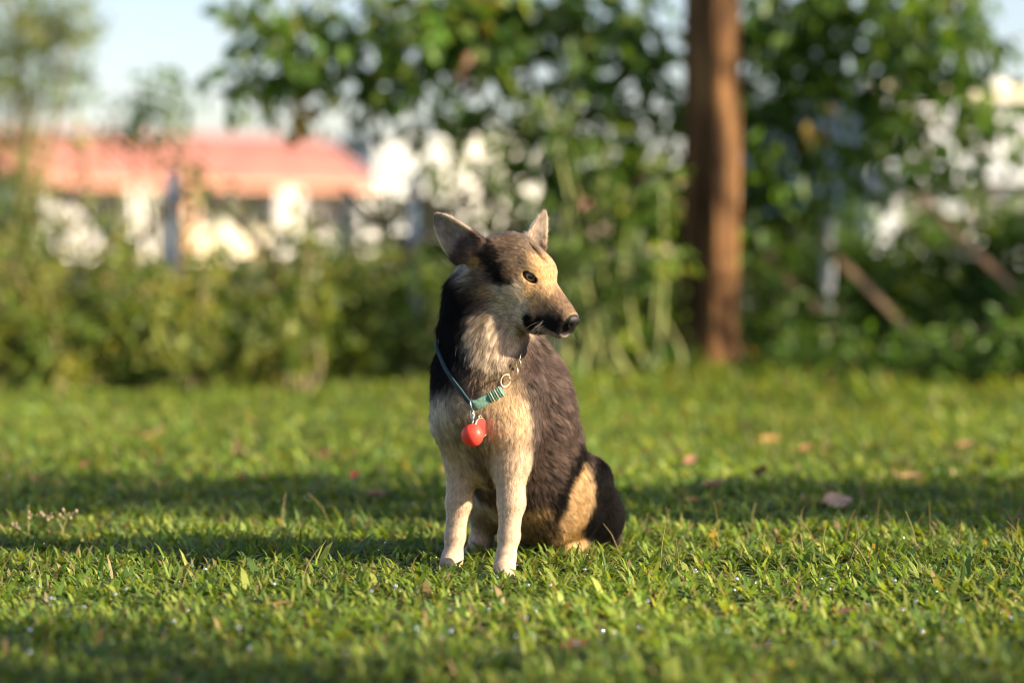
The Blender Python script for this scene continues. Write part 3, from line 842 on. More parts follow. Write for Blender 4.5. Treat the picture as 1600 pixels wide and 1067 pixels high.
# --- field
lo = np.array([9., 9., 9.]); hi = -lo
def prim_box(pr):
    m = max(pr['k'], 0.008) + 0.008
    if pr['t'] == 'cap':
        r = max(pr['r1'], pr['r2']) + m
        return np.minimum(pr['p1'], pr['p2']) - r, np.maximum(pr['p1'], pr['p2']) + r
    r = (pr['r'].max() if pr['t'] == 'ell' else pr['rad']) + m
    return pr['c'] - r, pr['c'] + r
for pr in PR:
    a_, b_ = prim_box(pr); lo = np.minimum(lo, a_); hi = np.maximum(hi, b_)
dims = np.ceil((hi - lo) / VOX).astype(int) + 2
Fd = np.full(dims, 1.0, np.float32)
def region(a_, b_):
    i0 = np.maximum(np.floor((a_ - lo) / VOX).astype(int), 0); i1 = np.minimum(np.ceil((b_ - lo) / VOX).astype(int) + 1, dims)
    ax = [lo[q] + VOX * np.arange(i0[q], i1[q]) for q in range(3)]
    X = np.stack(np.meshgrid(*ax, indexing='ij'), -1)
    return tuple(slice(i0[q], i1[q]) for q in range(3)), X
for pr in PR:
    sl, X = region(*prim_box(pr))
    d = prim_d(pr, X).astype(np.float32); f = Fd[sl]; kk = pr['k']
    h = np.clip(0.5 + 0.5 * (f - d) / kk, 0, 1)
    Fd[sl] = f + (d - f) * h - kk * h * (1 - h)
# carve the almond eye openings, mouth line and nostrils
def carve(c, r, R, k):
    sl, X = region(np.asarray(c) - np.max(r) - .02, np.asarray(c) + np.max(r) + .02)
    q = (X - c) @ R
    k0 = np.linalg.norm(q / r, axis=-1); k1 = np.linalg.norm(q / np.asarray(r) ** 2, axis=-1) + 1e-9
    d = -(k0 * (k0 - 1) / k1)
    f = Fd[sl]; h = np.clip(0.5 - 0.5 * (f - d) / k, 0, 1)
    Fd[sl] = (f + (d - f) * h + k * h * (1 - h)).astype(np.float32)
EYEDIR = []
for sg, e in zip((1, -1), EYE):
    out = unit(HS * sg * 0.80 + HF * 0.55 + HU * 0.12)
    along = unit(HF * 0.75 - HS * sg * 0.55 - HU * 0.22); along = unit(along - out * np.dot(along, out))
    up_ = np.cross(out, along); up_ = up_ * (1 if up_ @ HU > 0 else -1)
    EYEDIR.append((out, along, up_))
    carve(e + out * .0145 - up_ * .0012, np.array([.0148, .0072, .0092]), np.stack([along, up_, out], 1), .0015)
carve(H(-30, 0, 14.5), np.array([.034, .0045, .0085]), HR, .006)      # furrow between the brows
for sg in (1, -1):
    carve(H(97, sg * 8.5, -57), np.array([.0055, .0032, .0032]), HR, .001)

# --- surface nets
def surface_nets(f, lo, h):
    ins = f < 0
    nx, ny, nz = f.shape
    cnt = np.zeros((nx - 1, ny - 1, nz - 1), np.int8)
    offs = [(a, b, c) for a in (0, 1) for b in (0, 1) for c in (0, 1)]
    S_ = lambda a, b, c: (slice(a, nx - 1 + a), slice(b, ny - 1 + b), slice(c, nz - 1 + c))
    for o in offs: cnt += ins[S_(*o)]
    act = np.argwhere((cnt > 0) & (cnt < 8))
    idx = np.full(cnt.shape, -1, np.int32); idx[tuple(act.T)] = np.arange(len(act))
    acc = np.zeros((len(act), 3)); num = np.zeros(len(act))
    fc = {o: f[act[:, 0] + o[0], act[:, 1] + o[1], act[:, 2] + o[2]] for o in offs}
    for o in offs:
        for ax in range(3):
            if o[ax]: continue
            o2 = list(o); o2[ax] = 1; o2 = tuple(o2)
            a, b = fc[o], fc[o2]
            m = (a < 0) != (b < 0)
            t = np.where(m, a / np.where(m, a - b, 1), 0)
            p = np.array(o, float)[None] + np.eye(3)[ax][None] * t[:, None]
            acc += p * m[:, None]; num += m
    V = lo + h * (act + acc / num[:, None])
    Q = []
    for ax in range(3):
        u, v = (ax + 1) % 3, (ax + 2) % 3
        s0 = [slice(None)] * 3; s1 = [slice(None)] * 3
        s0[ax] = slice(0, -1); s1[ax] = slice(1, None)
        e = ins[tuple(s0)] != ins[tuple(s1)]
        w = np.argwhere(e)
        w = w[(w[:, u] > 0) & (w[:, v] > 0) & (w[:, u] < f.shape[u] - 1) & (w[:, v] < f.shape[v] - 1)]
        flip = ins[w[:, 0], w[:, 1], w[:, 2]]
        def g(du, dv):
            c = w.copy(); c[:, u] -= du; c[:, v] -= dv
            return idx[c[:, 0], c[:, 1], c[:, 2]]
        q = np.stack([g(1, 1), g(0, 1), g(0, 0), g(1, 0)], -1)
        q[~flip] = q[~flip][:, ::-1]
        Q.append(q)
    Q = np.concatenate(Q); Q = Q[(Q >= 0).all(1)]
    return V, Q
DV, DQ = surface_nets(Fd, lo, VOX)
del Fd
# drop stray islands is not needed; relax a little for a skin without voxel steps
def relax(V, Q, it, lam):
    e = np.concatenate([Q[:, [0, 1]], Q[:, [1, 2]], Q[:, [2, 3]], Q[:, [3, 0]]])
    deg = np.bincount(e.ravel(), minlength=len(V)).astype(float)[:, None]
    for q in range(it):
        s = np.zeros_like(V)
        for ax in range(3):
            s[:, ax] = np.bincount(e[:, 0], V[e[:, 1], ax], len(V)) + np.bincount(e[:, 1], V[e[:, 0], ax], len(V))
        V = V + lam * (s / np.maximum(deg, 1) - V)
    return V
DV = relax(DV, DQ, 3, 0.5)

def vert_normals(V, Q):
    n = np.cross(V[Q[:, 2]] - V[Q[:, 0]], V[Q[:, 3]] - V[Q[:, 1]])
    N = np.zeros_like(V)
    for c in range(4):
        for ax in range(3):
            N[:, ax] += np.bincount(Q[:, c], n[:, ax], len(V))
    return unit(N)
DN = vert_normals(DV, DQ)

# --- coat pattern (linear base colour; throat and cheek also paled to stand in for light)
C_BROWN = (.085, .058, .047); C_BLACK = (.006, .005, .005); C_TAN = (.50, .31, .145); C_CREAM = (.56, .41, .285)
C_GREYTAN = (.42, .325, .215); C_GOLD = (.40, .255, .118); C_HEAD = (.195, .135, .085); C_MID = (.20, .125, .07)
BODY = [  # px, py, Y, rx, ry (px), tilt deg, depth m, colour, softness, strength
    (710, 665, 4.21, 44, 70, 0, .11, C_GREYTAN, .35, 1), (776, 668, 4.12, 54, 74, 4, .13, (.54, .37, .205), .30, 1),
    (748, 712, 4.17, 22, 40, 0, .07, C_MID, .6, .7),
    (800, 800, 4.12, 42, 125, 0, .115, C_CREAM, .16, 1), (715, 800, 4.24, 46, 118, 0, .07, C_CREAM, .25, 1),
    (757, 820, 4.36, 36, 60, 0, .14, C_GREYTAN, .25, 1), (742, 850, 4.33, 25, 25, 0, .1, C_CREAM, .25, 1),
    (838, 826, 4.31, 55, 24, 0, .13, C_MID, .40, 1), (832, 800, 4.27, 46, 12, -8, .1, C_TAN, .6, .8), (825, 725, 4.2, 8, 62, 0, .06, C_GREYTAN, .7, .7),
    (950, 790, 4.47, 44, 120, 6, .14, C_BLACK, .25, 1), (893, 745, 4.37, 17, 78, 26, .14, C_BLACK, .5, 1),
    (902, 790, 4.34, 26, 66, 12, .085, C_TAN, .25, 1), (890, 850, 4.37, 34, 18, 0, .1, C_TAN, .3, 1),
    (704, 492, 4.22, 38, 80, 4, .16, C_BLACK, .3, 1), (700, 565, 4.22, 40, 52, 0, .12, C_BLACK, .5, .95),
    (730, 598, 4.17, 24, 30, -30, .08, C_BROWN, .6, .7),
    (772, 525, 4.16, 42, 46, 15, .11, (.48, .38, .265), .4, 1), (790, 537, 4.16, 26, 19, -35, .07, C_CREAM, .35, 1),  # throat paled to stand in for sunlight under the jaw
    (766, 590, 4.13, 38, 20, -15, .09, (.26, .17, .10), .6, .8), (770, 570, 4.13, 20, 14, 0, .08, C_GREYTAN, .6, .6),
    (750, 525, 4.14, 12, 30, 0, .07, C_MID, .7, .5),
]
HEADC = [  # px, py, lateral mm, radius mm, colour, softness, strength
    (800, 375, 20, 62, C_HEAD, .3, 1), (830, 385, 0, 40, C_HEAD, .4, 1), (845, 428, 18, 33, C_GOLD, .35, 1), (862, 415, 0, 20, C_GOLD, .6, .7),
    (838, 402, 18, 15, C_TAN, .7, .6),
    (845, 462, 24, 32, C_TAN, .4, 1), (878, 472, 4, 24, C_MID, .5, .75), (862, 480, 14, 20, C_MID, .7, .6), (885, 486, 6, 16, C_MID, .6, .8),
    (790, 467, 46, 34, (.52, .43, .31), .3, 1), (802, 490, 40, 30, (.52, .43, .31), .4, 1), (785, 515, 24, 30, (.48, .38, .265), .4, 1),  # cheek and throat fur lightened to offset weak fill in the shade
    (764, 398, 46, 22, C_BLACK, .7, .95), (776, 424, 48, 19, C_BLACK, .7, .95), (784, 436, 46, 12, C_BLACK, .5, 1), (796, 440, 44, 9, C_BLACK, .5, .9), (760, 380, 46, 14, C_BLACK, .5, .9), (750, 384, 50, 20, C_BLACK, .5, .9),
    (800, 425, 42, 14, C_MID, .6, .8),
    (744, 412, 58, 12, C_TAN, .5, .9), (748, 458, 54, 24, (.12, .08, .05), .7, .9), (764, 456, 54, 11, C_TAN, .7, .8), (730, 430, 55, 14, C_GREYTAN, .6, .8),
    (850, 490, 26, 16, C_MID, .9, .8), (872, 496, 20, 12, (.07, .048, .036), .9, .8),
    (824, 500, 30, 10, C_BLACK, .5, 1), (828, 510, 26, 12, C_BLACK, .5, 1), (842, 508, 26, 14, C_BLACK, .5, 1), (846, 518, 26, 11, C_BLACK, .5, 1), (860, 510, 22, 14, C_BLACK, .6, 1), (862, 520, 22, 11, C_BLACK, .5, 1), (874, 508, 18, 12, C_BLACK, .6, .95),
    (856, 498, 24, 12, C_BLACK, .9, .6), (893, 506, 8, 11, C_BLACK, .5, 1),
    (884, 514, 10, 9, C_BLACK, .5, 1), (895, 515, 5, 8, C_BLACK, .5, 1), (870, 518, 14, 8, C_BLACK, .5, 1), (884, 526, 8, 7, (.22, .185, .165), .6, .9), (893, 521, 4, 5, (.13, .11, .10), .6, .9), (884, 478, 4, 11, (.15, .10, .065), .9, .5), (868, 525, 12, 7, (.06, .05, .045), .6, .9),
]
def to_head(X):
    return (X - HO) @ HR * 1000.0
def coat(X):
    """base colour of the coat at the points X (n,3)"""
    C = np.tile(np.array(C_BROWN), (len(X), 1))
    nz = vnoise(X, 55, 1) * .5 + vnoise(X, 140, 2) * .5
    nz2 = vnoise(X, 300, 5); nz3 = vnoise(X, 900, 9)
    q = to_head(X)
    hw = np.clip(1 - sstep(1.0, 1.25, np.linalg.norm((q - [-18, 0, -48]) / [140, 86, 80], axis=1)), 0, 1)
    for (px, py, Y, rx, ry, tilt, dep, c, soft, st), c0 in zip(BODY, BODYC):
        s = Y / FPX
        d = X - c0
        t = math.radians(tilt); x = d[:, 0] * math.cos(t) - d[:, 2] * math.sin(t); z = d[:, 0] * math.sin(t) + d[:, 2] * math.cos(t)
        r = np.sqrt((x / (rx * s)) ** 2 + (z / (ry * s)) ** 2 + (d[:, 1] / dep) ** 2) + nz * 0.14 + nz2 * .10
        w = (1 - sstep(1 - soft * .7, 1 + soft * .7, r)) * st
        C += (np.array(c) - C) * w[:, None]
    Ch = np.tile(np.array(C_HEAD), (len(X), 1))
    qa = q.copy(); qa[:, 1] = np.abs(qa[:, 1])
    for (px, py, s, r0, c, soft, st), c0 in zip(HEADC, HEADP):
        r = np.linalg.norm(qa - c0, axis=1) / r0 + nz * 0.26 + nz2 * .20 + nz3 * .12
        w = (1 - sstep(1 - soft * .7, 1 + soft * .7, r)) * st
        Ch += (np.array(c) - Ch) * w[:, None]
    # dark muzzle tip and lips, paler chin tuft
    jit = nz * 3 + nz2 * 3
    lip = sstep(30, 62, q[:, 0] + jit * 2) * sstep(-58, -68, q[:, 2] + jit)
    Ch += (np.array((.012, .010, .010)) - Ch) * (lip * .92)[:, None]
    chin = sstep(44, 58, q[:, 0] + jit) * sstep(-79, -84, q[:, 2] + jit * .5)
    Ch += (np.array((.27, .23, .20)) - Ch) * (chin * .85)[:, None]
    C += (Ch - C) * hw[:, None]
    for e, (o, al, up_) in zip(EYE, EYEDIR):
        d = X - (e + o * .010)
        r = np.sqrt((d @ al / .0150) ** 2 + (d @ up_ / .0080) ** 2 + (d @ o / .014) ** 2)
        w = 1 - sstep(.85, 1.15, r)
        C += (np.array((.012, .010, .009)) - C) * w[:, None]
        # dark line running back from the outer corner
        r = np.linalg.norm((X - (e + o * .006 - al * .018)) / .007, axis=1)
        C += (np.array((.02, .015, .012)) - C) * ((1 - sstep(.6, 1.2, r)) * .8)[:, None]
    r = np.linalg.norm((q - [89, 0, -57]) / [15, 20, 16], axis=1)
    C += (np.array((.012, .011, .012)) - C) * (1 - sstep(.9, 1.1, r))[:, None]
    for pr in PR:
        if pr['t'] != 'ear': continue
        d = prim_d(pr, X)
        w = 1 - sstep(.002, .008, d)
        l = (X - pr['B']) @ pr['R']
        t = np.clip(l[:, 2] / pr['L'], 0, 1)
        w = w * sstep(0.02, 0.25, l[:, 2] / pr['L'])
        wid = pr['w'] * np.sqrt(np.clip(1 - t ** 2.2, 0.02, 1)) * (1 - 0.35 * t)
        rim = sstep(.55, .95, np.abs(l[:, 0]) / wid + nz * .15)
        inner = np.array((.24, .19, .155)) * (1 + nz[:, None] * .35); edge = np.array((.46, .34, .22))
        ce = inner + (edge - inner) * rim[:, None]
        C += (ce - C) * w[:, None]
    qs = q * np.array([.38, 1, 1])
    st_ = vnoise(qs, .62, 3) * .6 + vnoise(qs, 1.05, 6) * .5
    Xs = X * np.array([1, 1, .4]) * 1000
    st_b = vnoise(Xs, .5, 4) * .6 + vnoise(Xs, .95, 7) * .4
    C *= np.exp(0.18 * nz2 + 0.10 * nz + hw * .62 * st_ + (1 - hw) * .26 * st_b)[:, None]
    return np.clip(C, .004, .9)

bvh = BVHTree.FromPolygons([tuple(v) for v in DV], DQ.tolist())
def hit(px, py, Y=None):
    """first point of the body along a photo ray"""
    o = np.array([0, 0, CAM_H]); d = unit(P(px, py, 4.2) - o)
    h = bvh.ray_cast(Vector(o), Vector(d), 8.0)
    if h[0] is not None: return np.array(h[0])
    best = min((bvh.find_nearest(Vector(P(px, py, y_))) for y_ in np.arange(4.05, 4.5, .02)), key=lambda t: t[3])
    return np.array(best[0])
BODYC = [np.asarray(hit(b[0], b[1], b[2])) for b in BODY]
HEADP = []
for h_ in HEADC:
    q_ = to_head(hit(h_[0], h_[1])[None])[0]; q_[1] = abs(q_[1]); HEADP.append(q_)
DC = coat(DV)
# skin under the fur
def skin_mat():
    m, nt, b = new_mat("dog_skin")
    at = nt.nodes.new("ShaderNodeAttribute"); at.attribute_name = "tint"
    nt.links.new(at.outputs["Color"], b.inputs["Base Color"])
    b.inputs["Roughness"].default_value = 0.75
    b.inputs["Specular IOR Level"].default_value = 0.05
    return m
base = (pR + pL) / 2
dog = empty("dog", (0.02, 4.30, 0.0))
tag(dog, "black and tan shepherd mix dog sitting on the grass, head turned aside", "dog")
dog_me = np_mesh("body", DV, DQ, DC * 0.85)
body = link("body", dog_me, skin_mat(), dog)

# eyes: dark brown iris, black pupil, wet surface
def eye_mat():
    m, nt, b = new_mat("dog_eye")
    tc = nt.nodes.new("ShaderNodeTexCoord")
    sp = nt.nodes.new("ShaderNodeSeparateXYZ"); nt.links.new(tc.outputs["Object"], sp.inputs[0])
    r = nt.nodes.new("ShaderNodeValToRGB"); cr = r.color_ramp
    mr = nt.nodes.new("ShaderNodeMapRange")
    mr.inputs[1].default_value = 0.0084; mr.inputs[2].default_value = EYER
    nt.links.new(sp.outputs[2], mr.inputs[0]); nt.links.new(mr.outputs[0], r.inputs[0])
    cr.elements[0].position = 0.0; cr.elements[0].color = (.30, .25, .22, 1)
    cr.elements[1].position = 0.12; cr.elements[1].color = (.02, .010, .008, 1)
    for p, c in ((.20, (.15, .058, .03)), (.74, (.28, .115, .06)), (.82, (.010, .006, .006)), (1.0, (.004, .004, .004))):
        e = cr.elements.new(p); e.color = (*c, 1)
    nt.links.new(r.outputs[0], b.inputs["Base Color"])
    b.inputs["Roughness"].default_value = 0.08
    b.inputs["Coat Weight"].default_value = 1.0
    return m
M_EYE = eye_mat()
for e, (o, al, up_) in zip(EYE, EYEDIR):
    g = Geo().sphere((0, 0, 0), EYER, 32, 24)
    look = unit(o + HF * 0.12 + np.array([0, -.15, 0]))
    up2 = unit(up_ - look * np.dot(up_, look)); x2 = np.cross(up2, look)
    ob = link("eye", g.mesh("eye"), M_EYE)
    M4 = Matrix(np.stack([x2, up2, look], 1).tolist()).to_4x4(); M4.translation = Vector(e + o * .0012)
    ob.matrix_world = M4
    ob.parent = dog; ob.matrix_parent_inverse = dog.matrix_world.inverted()
# wet leathery nose pad over the tip
M_NOSE = simple("wet_nose", (.008, .007, .008), (.016, .014, .015), 260, 0.48, 0.2, 700, spec=0.35)
g = Geo()
g.sphere(H(85.5, 0, -54.5), (.0140, .0185, .0135), 28, 20, R=HR)
nv = g.v[0]; ql = to_head(nv)
for sg in (1, -1):       # nostril dents and the median groove
    dd = np.linalg.norm((ql - [100, sg * 8.5, -57]) / [9, 4.6, 4.2], axis=1)
    nv -= HF[None] * (.006 * np.exp(-dd ** 2 * 1.2))[:, None]
# broad flat top, narrower below, blunt front
tt_ = np.clip((ql[:, 2] + 54.5) / 13.5, -1, 1)
nv += HS[None] * ((ql[:, 1] * (-.16 + .16 * tt_)) * 1e-3)[:, None] - HF[None] * (np.maximum(ql[:, 0] - 94, 0) * .45e-3)[:, None]
nv -= HF[None] * (.0018 * np.exp(-(ql[:, 1] / 1.4) ** 2) * (ql[:, 2] < -53))[:, None]
g.v[0] = nv
link("nose", g.mesh("nose"), M_NOSE, dog)

# ------------------------------------------------------------------ collar path (needed before the fur is grown)
cc = P(757, 560, 4.245)
front = [(688, 540), (693, 556), (700, 573), (709, 589), (721, 606), (739, 627), (760, 618), (783, 605), (799, 589), (812, 566), (818, 545)]
fp = np.array([hit(*f) for f in front])
fo = unit(fp - cc + np.array([0, -.02, 0]))
fp = fp + fo * .009
nb = 7
bk = []
for q in range(1, nb + 1):          # round the nape, nearest skin to an arc
    t = q / (nb + 1)
    p = fp[-1] * (1 - t) + fp[0] * t + np.array([0, .15, .03]) * math.sin(math.pi * t)
    h_ = bvh.find_nearest(Vector(p)); bk.append(np.array(h_[0]) + unit(p - cc) * .008)
loop = np.concatenate([fp, np.array(bk)])
ext = np.concatenate([loop[-2:], loop, loop[:3]])
sp_ = spline(ext, 1 + 20 * (len(ext) - 1))[40:40 + 20 * len(loop)]
RING = sp_[::4]; NR = len(RING)
tng = unit(np.roll(RING, -1, 0) - np.roll(RING, 1, 0))
ringn = unit(RING - cc); ringn = unit(ringn - tng * np.einsum('ij,ij->i', ringn, tng)[:, None])

# ------------------------------------------------------------------ fur
def grow_fur(count, seed):
    r = np.random.default_rng(seed)
    tri = np.concatenate([DQ[:, [0, 1, 2]], DQ[:, [0, 2, 3]]])
    a, b, c = DV[tri[:, 0]], DV[tri[:, 1]], DV[tri[:, 2]]
    ar = np.linalg.norm(np.cross(b - a, c - a), axis=1)
    ctr = (a + b + c) / 3
    q = to_head(ctr)
    on_head = np.linalg.norm((q - [-30, 0, -45]) / [130, 85, 80], axis=1) < 1
    seen = (ctr @ np.array([0, -1, 0.0]) * 0 + 1)
    wgt = ar * np.where(on_head, 3.0, 1.0) * np.where(ctr[:, 2] < .16, 1.6, 1.0)
    cdf = np.cumsum(wgt); cdf /= cdf[-1]
    f = np.searchsorted(cdf, r.random(count))
    u = np.sqrt(r.random(count)); v = r.random(count)
    w = np.stack([1 - u, u * (1 - v), u * v], 1)
    X = np.einsum('nk,nkd->nd', w, DV[tri[f]])
    N = unit(np.einsum('nk,nkd->nd', w, DN[tri[f]]))
    # region weights from the building blocks
    Lw = np.zeros(count); Fl = np.zeros((count, 3)); Ws = np.zeros(count)
    for pr in PR:
        if pr.get('sub'): continue
        d = np.maximum(prim_d(pr, X), 0)
        wt = np.exp(-(d / .010))
        Ws += wt; Lw += wt * pr['hl']; Fl += wt[:, None] * pr['flow']
    L = Lw / Ws; Fl = unit(Fl)
    q = to_head(X)
    # bare nose pad, eye openings and lips
    keep = np.linalg.norm((q - [89, 0, -56]) / [15.5, 20, 16], axis=1) > 1
    for e, (o, al, up_) in zip(EYE, EYEDIR):
        d = X - (e + o * .010)
        keep &= np.sqrt((d @ al / .0155) ** 2 + (d @ up_ / .0095) ** 2 + (d @ o / .016) ** 2) > 1
        near = np.sqrt((d @ al / .019) ** 2 + (d @ up_ / .013) ** 2 + (d @ o / .02) ** 2)
        L = np.where(near < 1, np.minimum(L, .0030), L)
    # shorter where the collar presses the coat down
    dc = np.full(count, 9.0)
    for p in RING[::2]:
        dc = np.minimum(dc, np.linalg.norm(X - p, axis=1))
    L = L * np.where(dc < .034, np.clip(dc / .034, .30, 1), 1)
    # thin fur inside the ears
    for pr in PR:
        if pr['t'] != 'ear': continue
        l = (X - pr['B']) @ pr['R']
        d = prim_d(pr, X)
        ins = (d < .004) & (l[:, 2] > .15 * pr['L']) & ((N @ pr['R'][:, 1]) > 0.3)
        t_ = np.clip(l[:, 2] / pr['L'], 0, 1); wd_ = pr['w'] * np.sqrt(np.clip(1 - t_ ** 2.2, .02, 1)) * (1 - .35 * t_)
        L = np.where(ins, L * .8, L)
        L = np.where((d < .004) & (np.abs(l[:, 0]) > .7 * wd_) & (t_ < .75), .013, L)
    keep &= L > .002
    # a tuftier fringe low on the belly and breast
    X, N, L, Fl = X[keep], N[keep], L[keep], Fl[keep]
    n = len(X)
    swirl = np.stack([vnoise(X, 24, 11), vnoise(X, 24, 12), vnoise(X, 24, 13)], 1)
    Fl = unit(Fl + swirl * .35 + r.normal(size=(n, 3)) * .16)
    Ft = unit(Fl - N * np.einsum('ij,ij->i', Fl, N)[:, None])
    L = L * r.uniform(.55, 1.1, n) * .85 * (1 + .25 * vnoise(X, 60, 4))
    stray = r.random(n) < .05
    lift = (np.interp(L, [.004, .012, .03], [.55, .40, .44]) + r.normal(size=n) * .14 + stray * .22)[:, None]
    L = np.where(stray & (L > .009), L * 1.35, L)
    K = 5
    pts = np.zeros((n, K, 3))
    ts = np.linspace(0, 1, K)
    for i_, t in enumerate(ts):
        bend = 1 - .75 * t
        pts[:, i_] = X - N * .0008 + (Ft * (t * (1 - .15 * lift)) + N * (lift * t * (0.35 + .65 * bend))) * L[:, None]
    # clumping: pull the tips towards a guide hair
    gi = r.choice(n, n // 20, replace=False)
    kd = kdtree.KDTree(len(gi))
    for m_, g_ in enumerate(gi): kd.insert(X[g_], m_)
    kd.balance()
    own = np.fromiter((kd.find(x)[1] for x in X), int, n)
    g_ = gi[own]
    off = pts[g_] - pts
    ok = (np.linalg.norm(X[g_] - X, axis=1) < .6 * L) & (np.einsum('ij,ij->i', N[g_], N) > .7)
    cl = (ts ** 1.5)[None, :, None] * (.45 * ok * np.clip((L - .004) / .012, 0, 1))[:, None, None]
    pts = pts + off * cl
    C = coat(X) * r.uniform(.72, 1.30, (n, 1)) * r.uniform(.96, 1.04, (n, 3))
    ct = np.exp(r.normal(size=n) * .38 * np.clip((L - .003) / .014, .12, 1))
    C = C * np.clip(ct[g_], .35, 2.6)[:, None]
    qh = to_head(X); onh = np.linalg.norm((qh - [-20, 0, -40]) / [125, 80, 75], axis=1) < 1
    C = np.where(onh[:, None], C * np.exp(r.normal(size=(n, 1)) * .30), C)
    # single light guard hairs in the dark coat, dark ones in the light coat
    lum = C.mean(1)
    sel = r.random(n) < .10
    C[sel & (lum < .12)] *= 1.9
    C[sel & (lum > .2)] *= .6
    rad = np.interp(L, [.003, .010, .030], [.00013, .00014, .00018])
    R_ = rad[:, None] * np.array([1, 1, .9, .7, .22])[None]
    return pts, R_, C
def fur_object(name, pts, R_, C, mat, parent):
    n, K, _ = pts.shape
    hc = bpy.data.hair_curves.new(name)
    hc.add_curves([K] * n)
    hc.attributes["position"].data.foreach_set("vector", np.ascontiguousarray(pts, np.float32).ravel())
    ra = hc.attributes.get("radius") or hc.attributes.new("radius", 'FLOAT', 'POINT')
    ra.data.foreach_set("value", np.ascontiguousarray(R_, np.float32).ravel())
    ca = hc.attributes.new("tint", 'FLOAT_COLOR', 'CURVE')
    c4 = np.ones((n, 4), np.float32); c4[:, :3] = C
    ca.data.foreach_set("color", c4.ravel())
    return link(name, hc, mat, parent)
def fur_mat():
    m, nt, b = new_mat("fur")
    nt.nodes.remove(b)
    at = nt.nodes.new("ShaderNodeAttribute"); at.attribute_name = "tint"
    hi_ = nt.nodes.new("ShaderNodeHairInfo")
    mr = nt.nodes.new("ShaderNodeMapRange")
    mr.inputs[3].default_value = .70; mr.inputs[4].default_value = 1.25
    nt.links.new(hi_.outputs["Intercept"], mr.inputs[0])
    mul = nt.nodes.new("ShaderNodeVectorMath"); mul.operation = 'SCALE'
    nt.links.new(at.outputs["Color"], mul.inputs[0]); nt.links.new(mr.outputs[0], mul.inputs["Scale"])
    h = nt.nodes.new("ShaderNodeBsdfHairPrincipled")
    h.parametrization = 'COLOR'
    h.inputs["Roughness"].default_value = .42
    h.inputs["Radial Roughness"].default_value = .55
    h.inputs["IOR"].default_value = 1.20
    h.inputs["Coat"].default_value = 0.0
    nt.links.new(mul.outputs[0], h.inputs["Color"])
    d = nt.nodes.new("ShaderNodeBsdfPrincipled")
    d.inputs["Roughness"].default_value = .62; d.inputs["Specular IOR Level"].default_value = .10
    nt.links.new(mul.outputs[0], d.inputs["Base Color"])
    bw = nt.nodes.new("ShaderNodeRGBToBW"); nt.links.new(mul.outputs[0], bw.inputs[0])
    ml = nt.nodes.new("ShaderNodeMapRange"); ml.inputs[1].default_value = .02; ml.inputs[2].default_value = .22
    ml.inputs[3].default_value = .0; ml.inputs[4].default_value = .75
    nt.links.new(bw.outputs[0], ml.inputs[0])
    mx = nt.nodes.new("ShaderNodeMixShader"); nt.links.new(ml.outputs[0], mx.inputs[0])
    nt.links.new(d.outputs[0], mx.inputs[1]); nt.links.new(h.outputs[0], mx.inputs[2])
    nt.links.new(mx.outputs[0], nt.nodes["Material Output"].inputs[0])
    return m
FUR_N = 420000
pts_, rr_, cc_ = grow_fur(FUR_N, 5)
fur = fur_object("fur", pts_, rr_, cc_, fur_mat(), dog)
tag(fur, kind="stuff")
# whiskers
wp = []; 
for sg in (1, -1):
    for q in range(9):
        a0 = H(50 + 5 * (q % 3) + rng.uniform(-3, 3), sg * (23 - 1.2 * (q % 3)), -68 - 6 * (q // 3))
        d = unit(HS * sg * 1.0 - HF * rng.uniform(-.4, .5) - HU * rng.uniform(0, .5))
        L = rng.uniform(.03, .05)
        t = np.linspace(0, 1, 5)[:, None]
        wp.append(a0 + d * L * t + np.array([0, 0, -1.0]) * (L * .35) * t ** 2)
for q in range(6):      # chin and brow whiskers
    a0 = H(60 + 4 * q, rng.uniform(-6, 9), -92); d = unit(-HU + HF * .5 + HS * rng.uniform(-.3, .6))
    t = np.linspace(0, 1, 5)[:, None]; wp.append(a0 + d * .018 * t)
wp = np.array(wp)
wk = fur_object("whiskers", wp, np.tile(np.array([[1, .9, .8, .6, .2]]) * .00022, (len(wp), 1)), np.tile([[.35, .30, .26]], (len(wp), 1)), fur.data.materials[0], dog)
tag(wk, kind="stuff")

# ------------------------------------------------------------------ collar and tags
M_STRAP = simple("dark_teal_webbing", (.008, .024, .032), (.02, .06, .07), 400, .75, .5, 900)
M_SLEEVE = simple("green_teal_webbing", (.10, .24, .19), (.20, .40, .30), 300, .7, .6, 900)
M_THREAD = simple("pale_thread", (.45, .45, .35), (.55, .55, .42), 300, .7)
M_BRASS = simple("brass", (.62, .46, .22), (.72, .56, .30), 200, .28, metal=1.0)
M_STEEL = simple("bright_steel", (.55, .55, .54), (.66, .66, .65), 200, .25, metal=1.0)
M_RED = simple("red_enamel", (.72, .045, .03), (.80, .075, .05), 60, .42, spec=.25)

def ribbon(g, pts, nrm, width, thick):
    """flat strap: pts centre line, nrm outward; width across"""
    pts = np.asarray(pts); tan = unit(np.gradient(pts, axis=0)); nrm = unit(nrm - tan * np.einsum('ij,ij->i', nrm, tan)[:, None])
    w = np.cross(tan, nrm)
    n = len(pts)
    prof = [(-.5, -.5), (-.5, .35), (-.42, .5), (.42, .5), (.5, .35), (.5, -.5)]
    V = np.stack([pts + w * (a * width) + nrm * (b * thick) for a, b in prof], 1).reshape(-1, 3)
    m = len(prof)
    q = [[i_ * m + j_, (i_ + 1) * m + j_, (i_ + 1) * m + (j_ + 1) % m, i_ * m + (j_ + 1) % m] for i_ in range(n - 1) for j_ in range(m)]
    q += [[0, 1, 2, 3], [0, 3, 4, 5]]
    k = (n - 1) * m
    q += [[k + 3, k + 2, k + 1, k], [k + 5, k + 4, k + 3, k]]
    g.add(V, q=q)
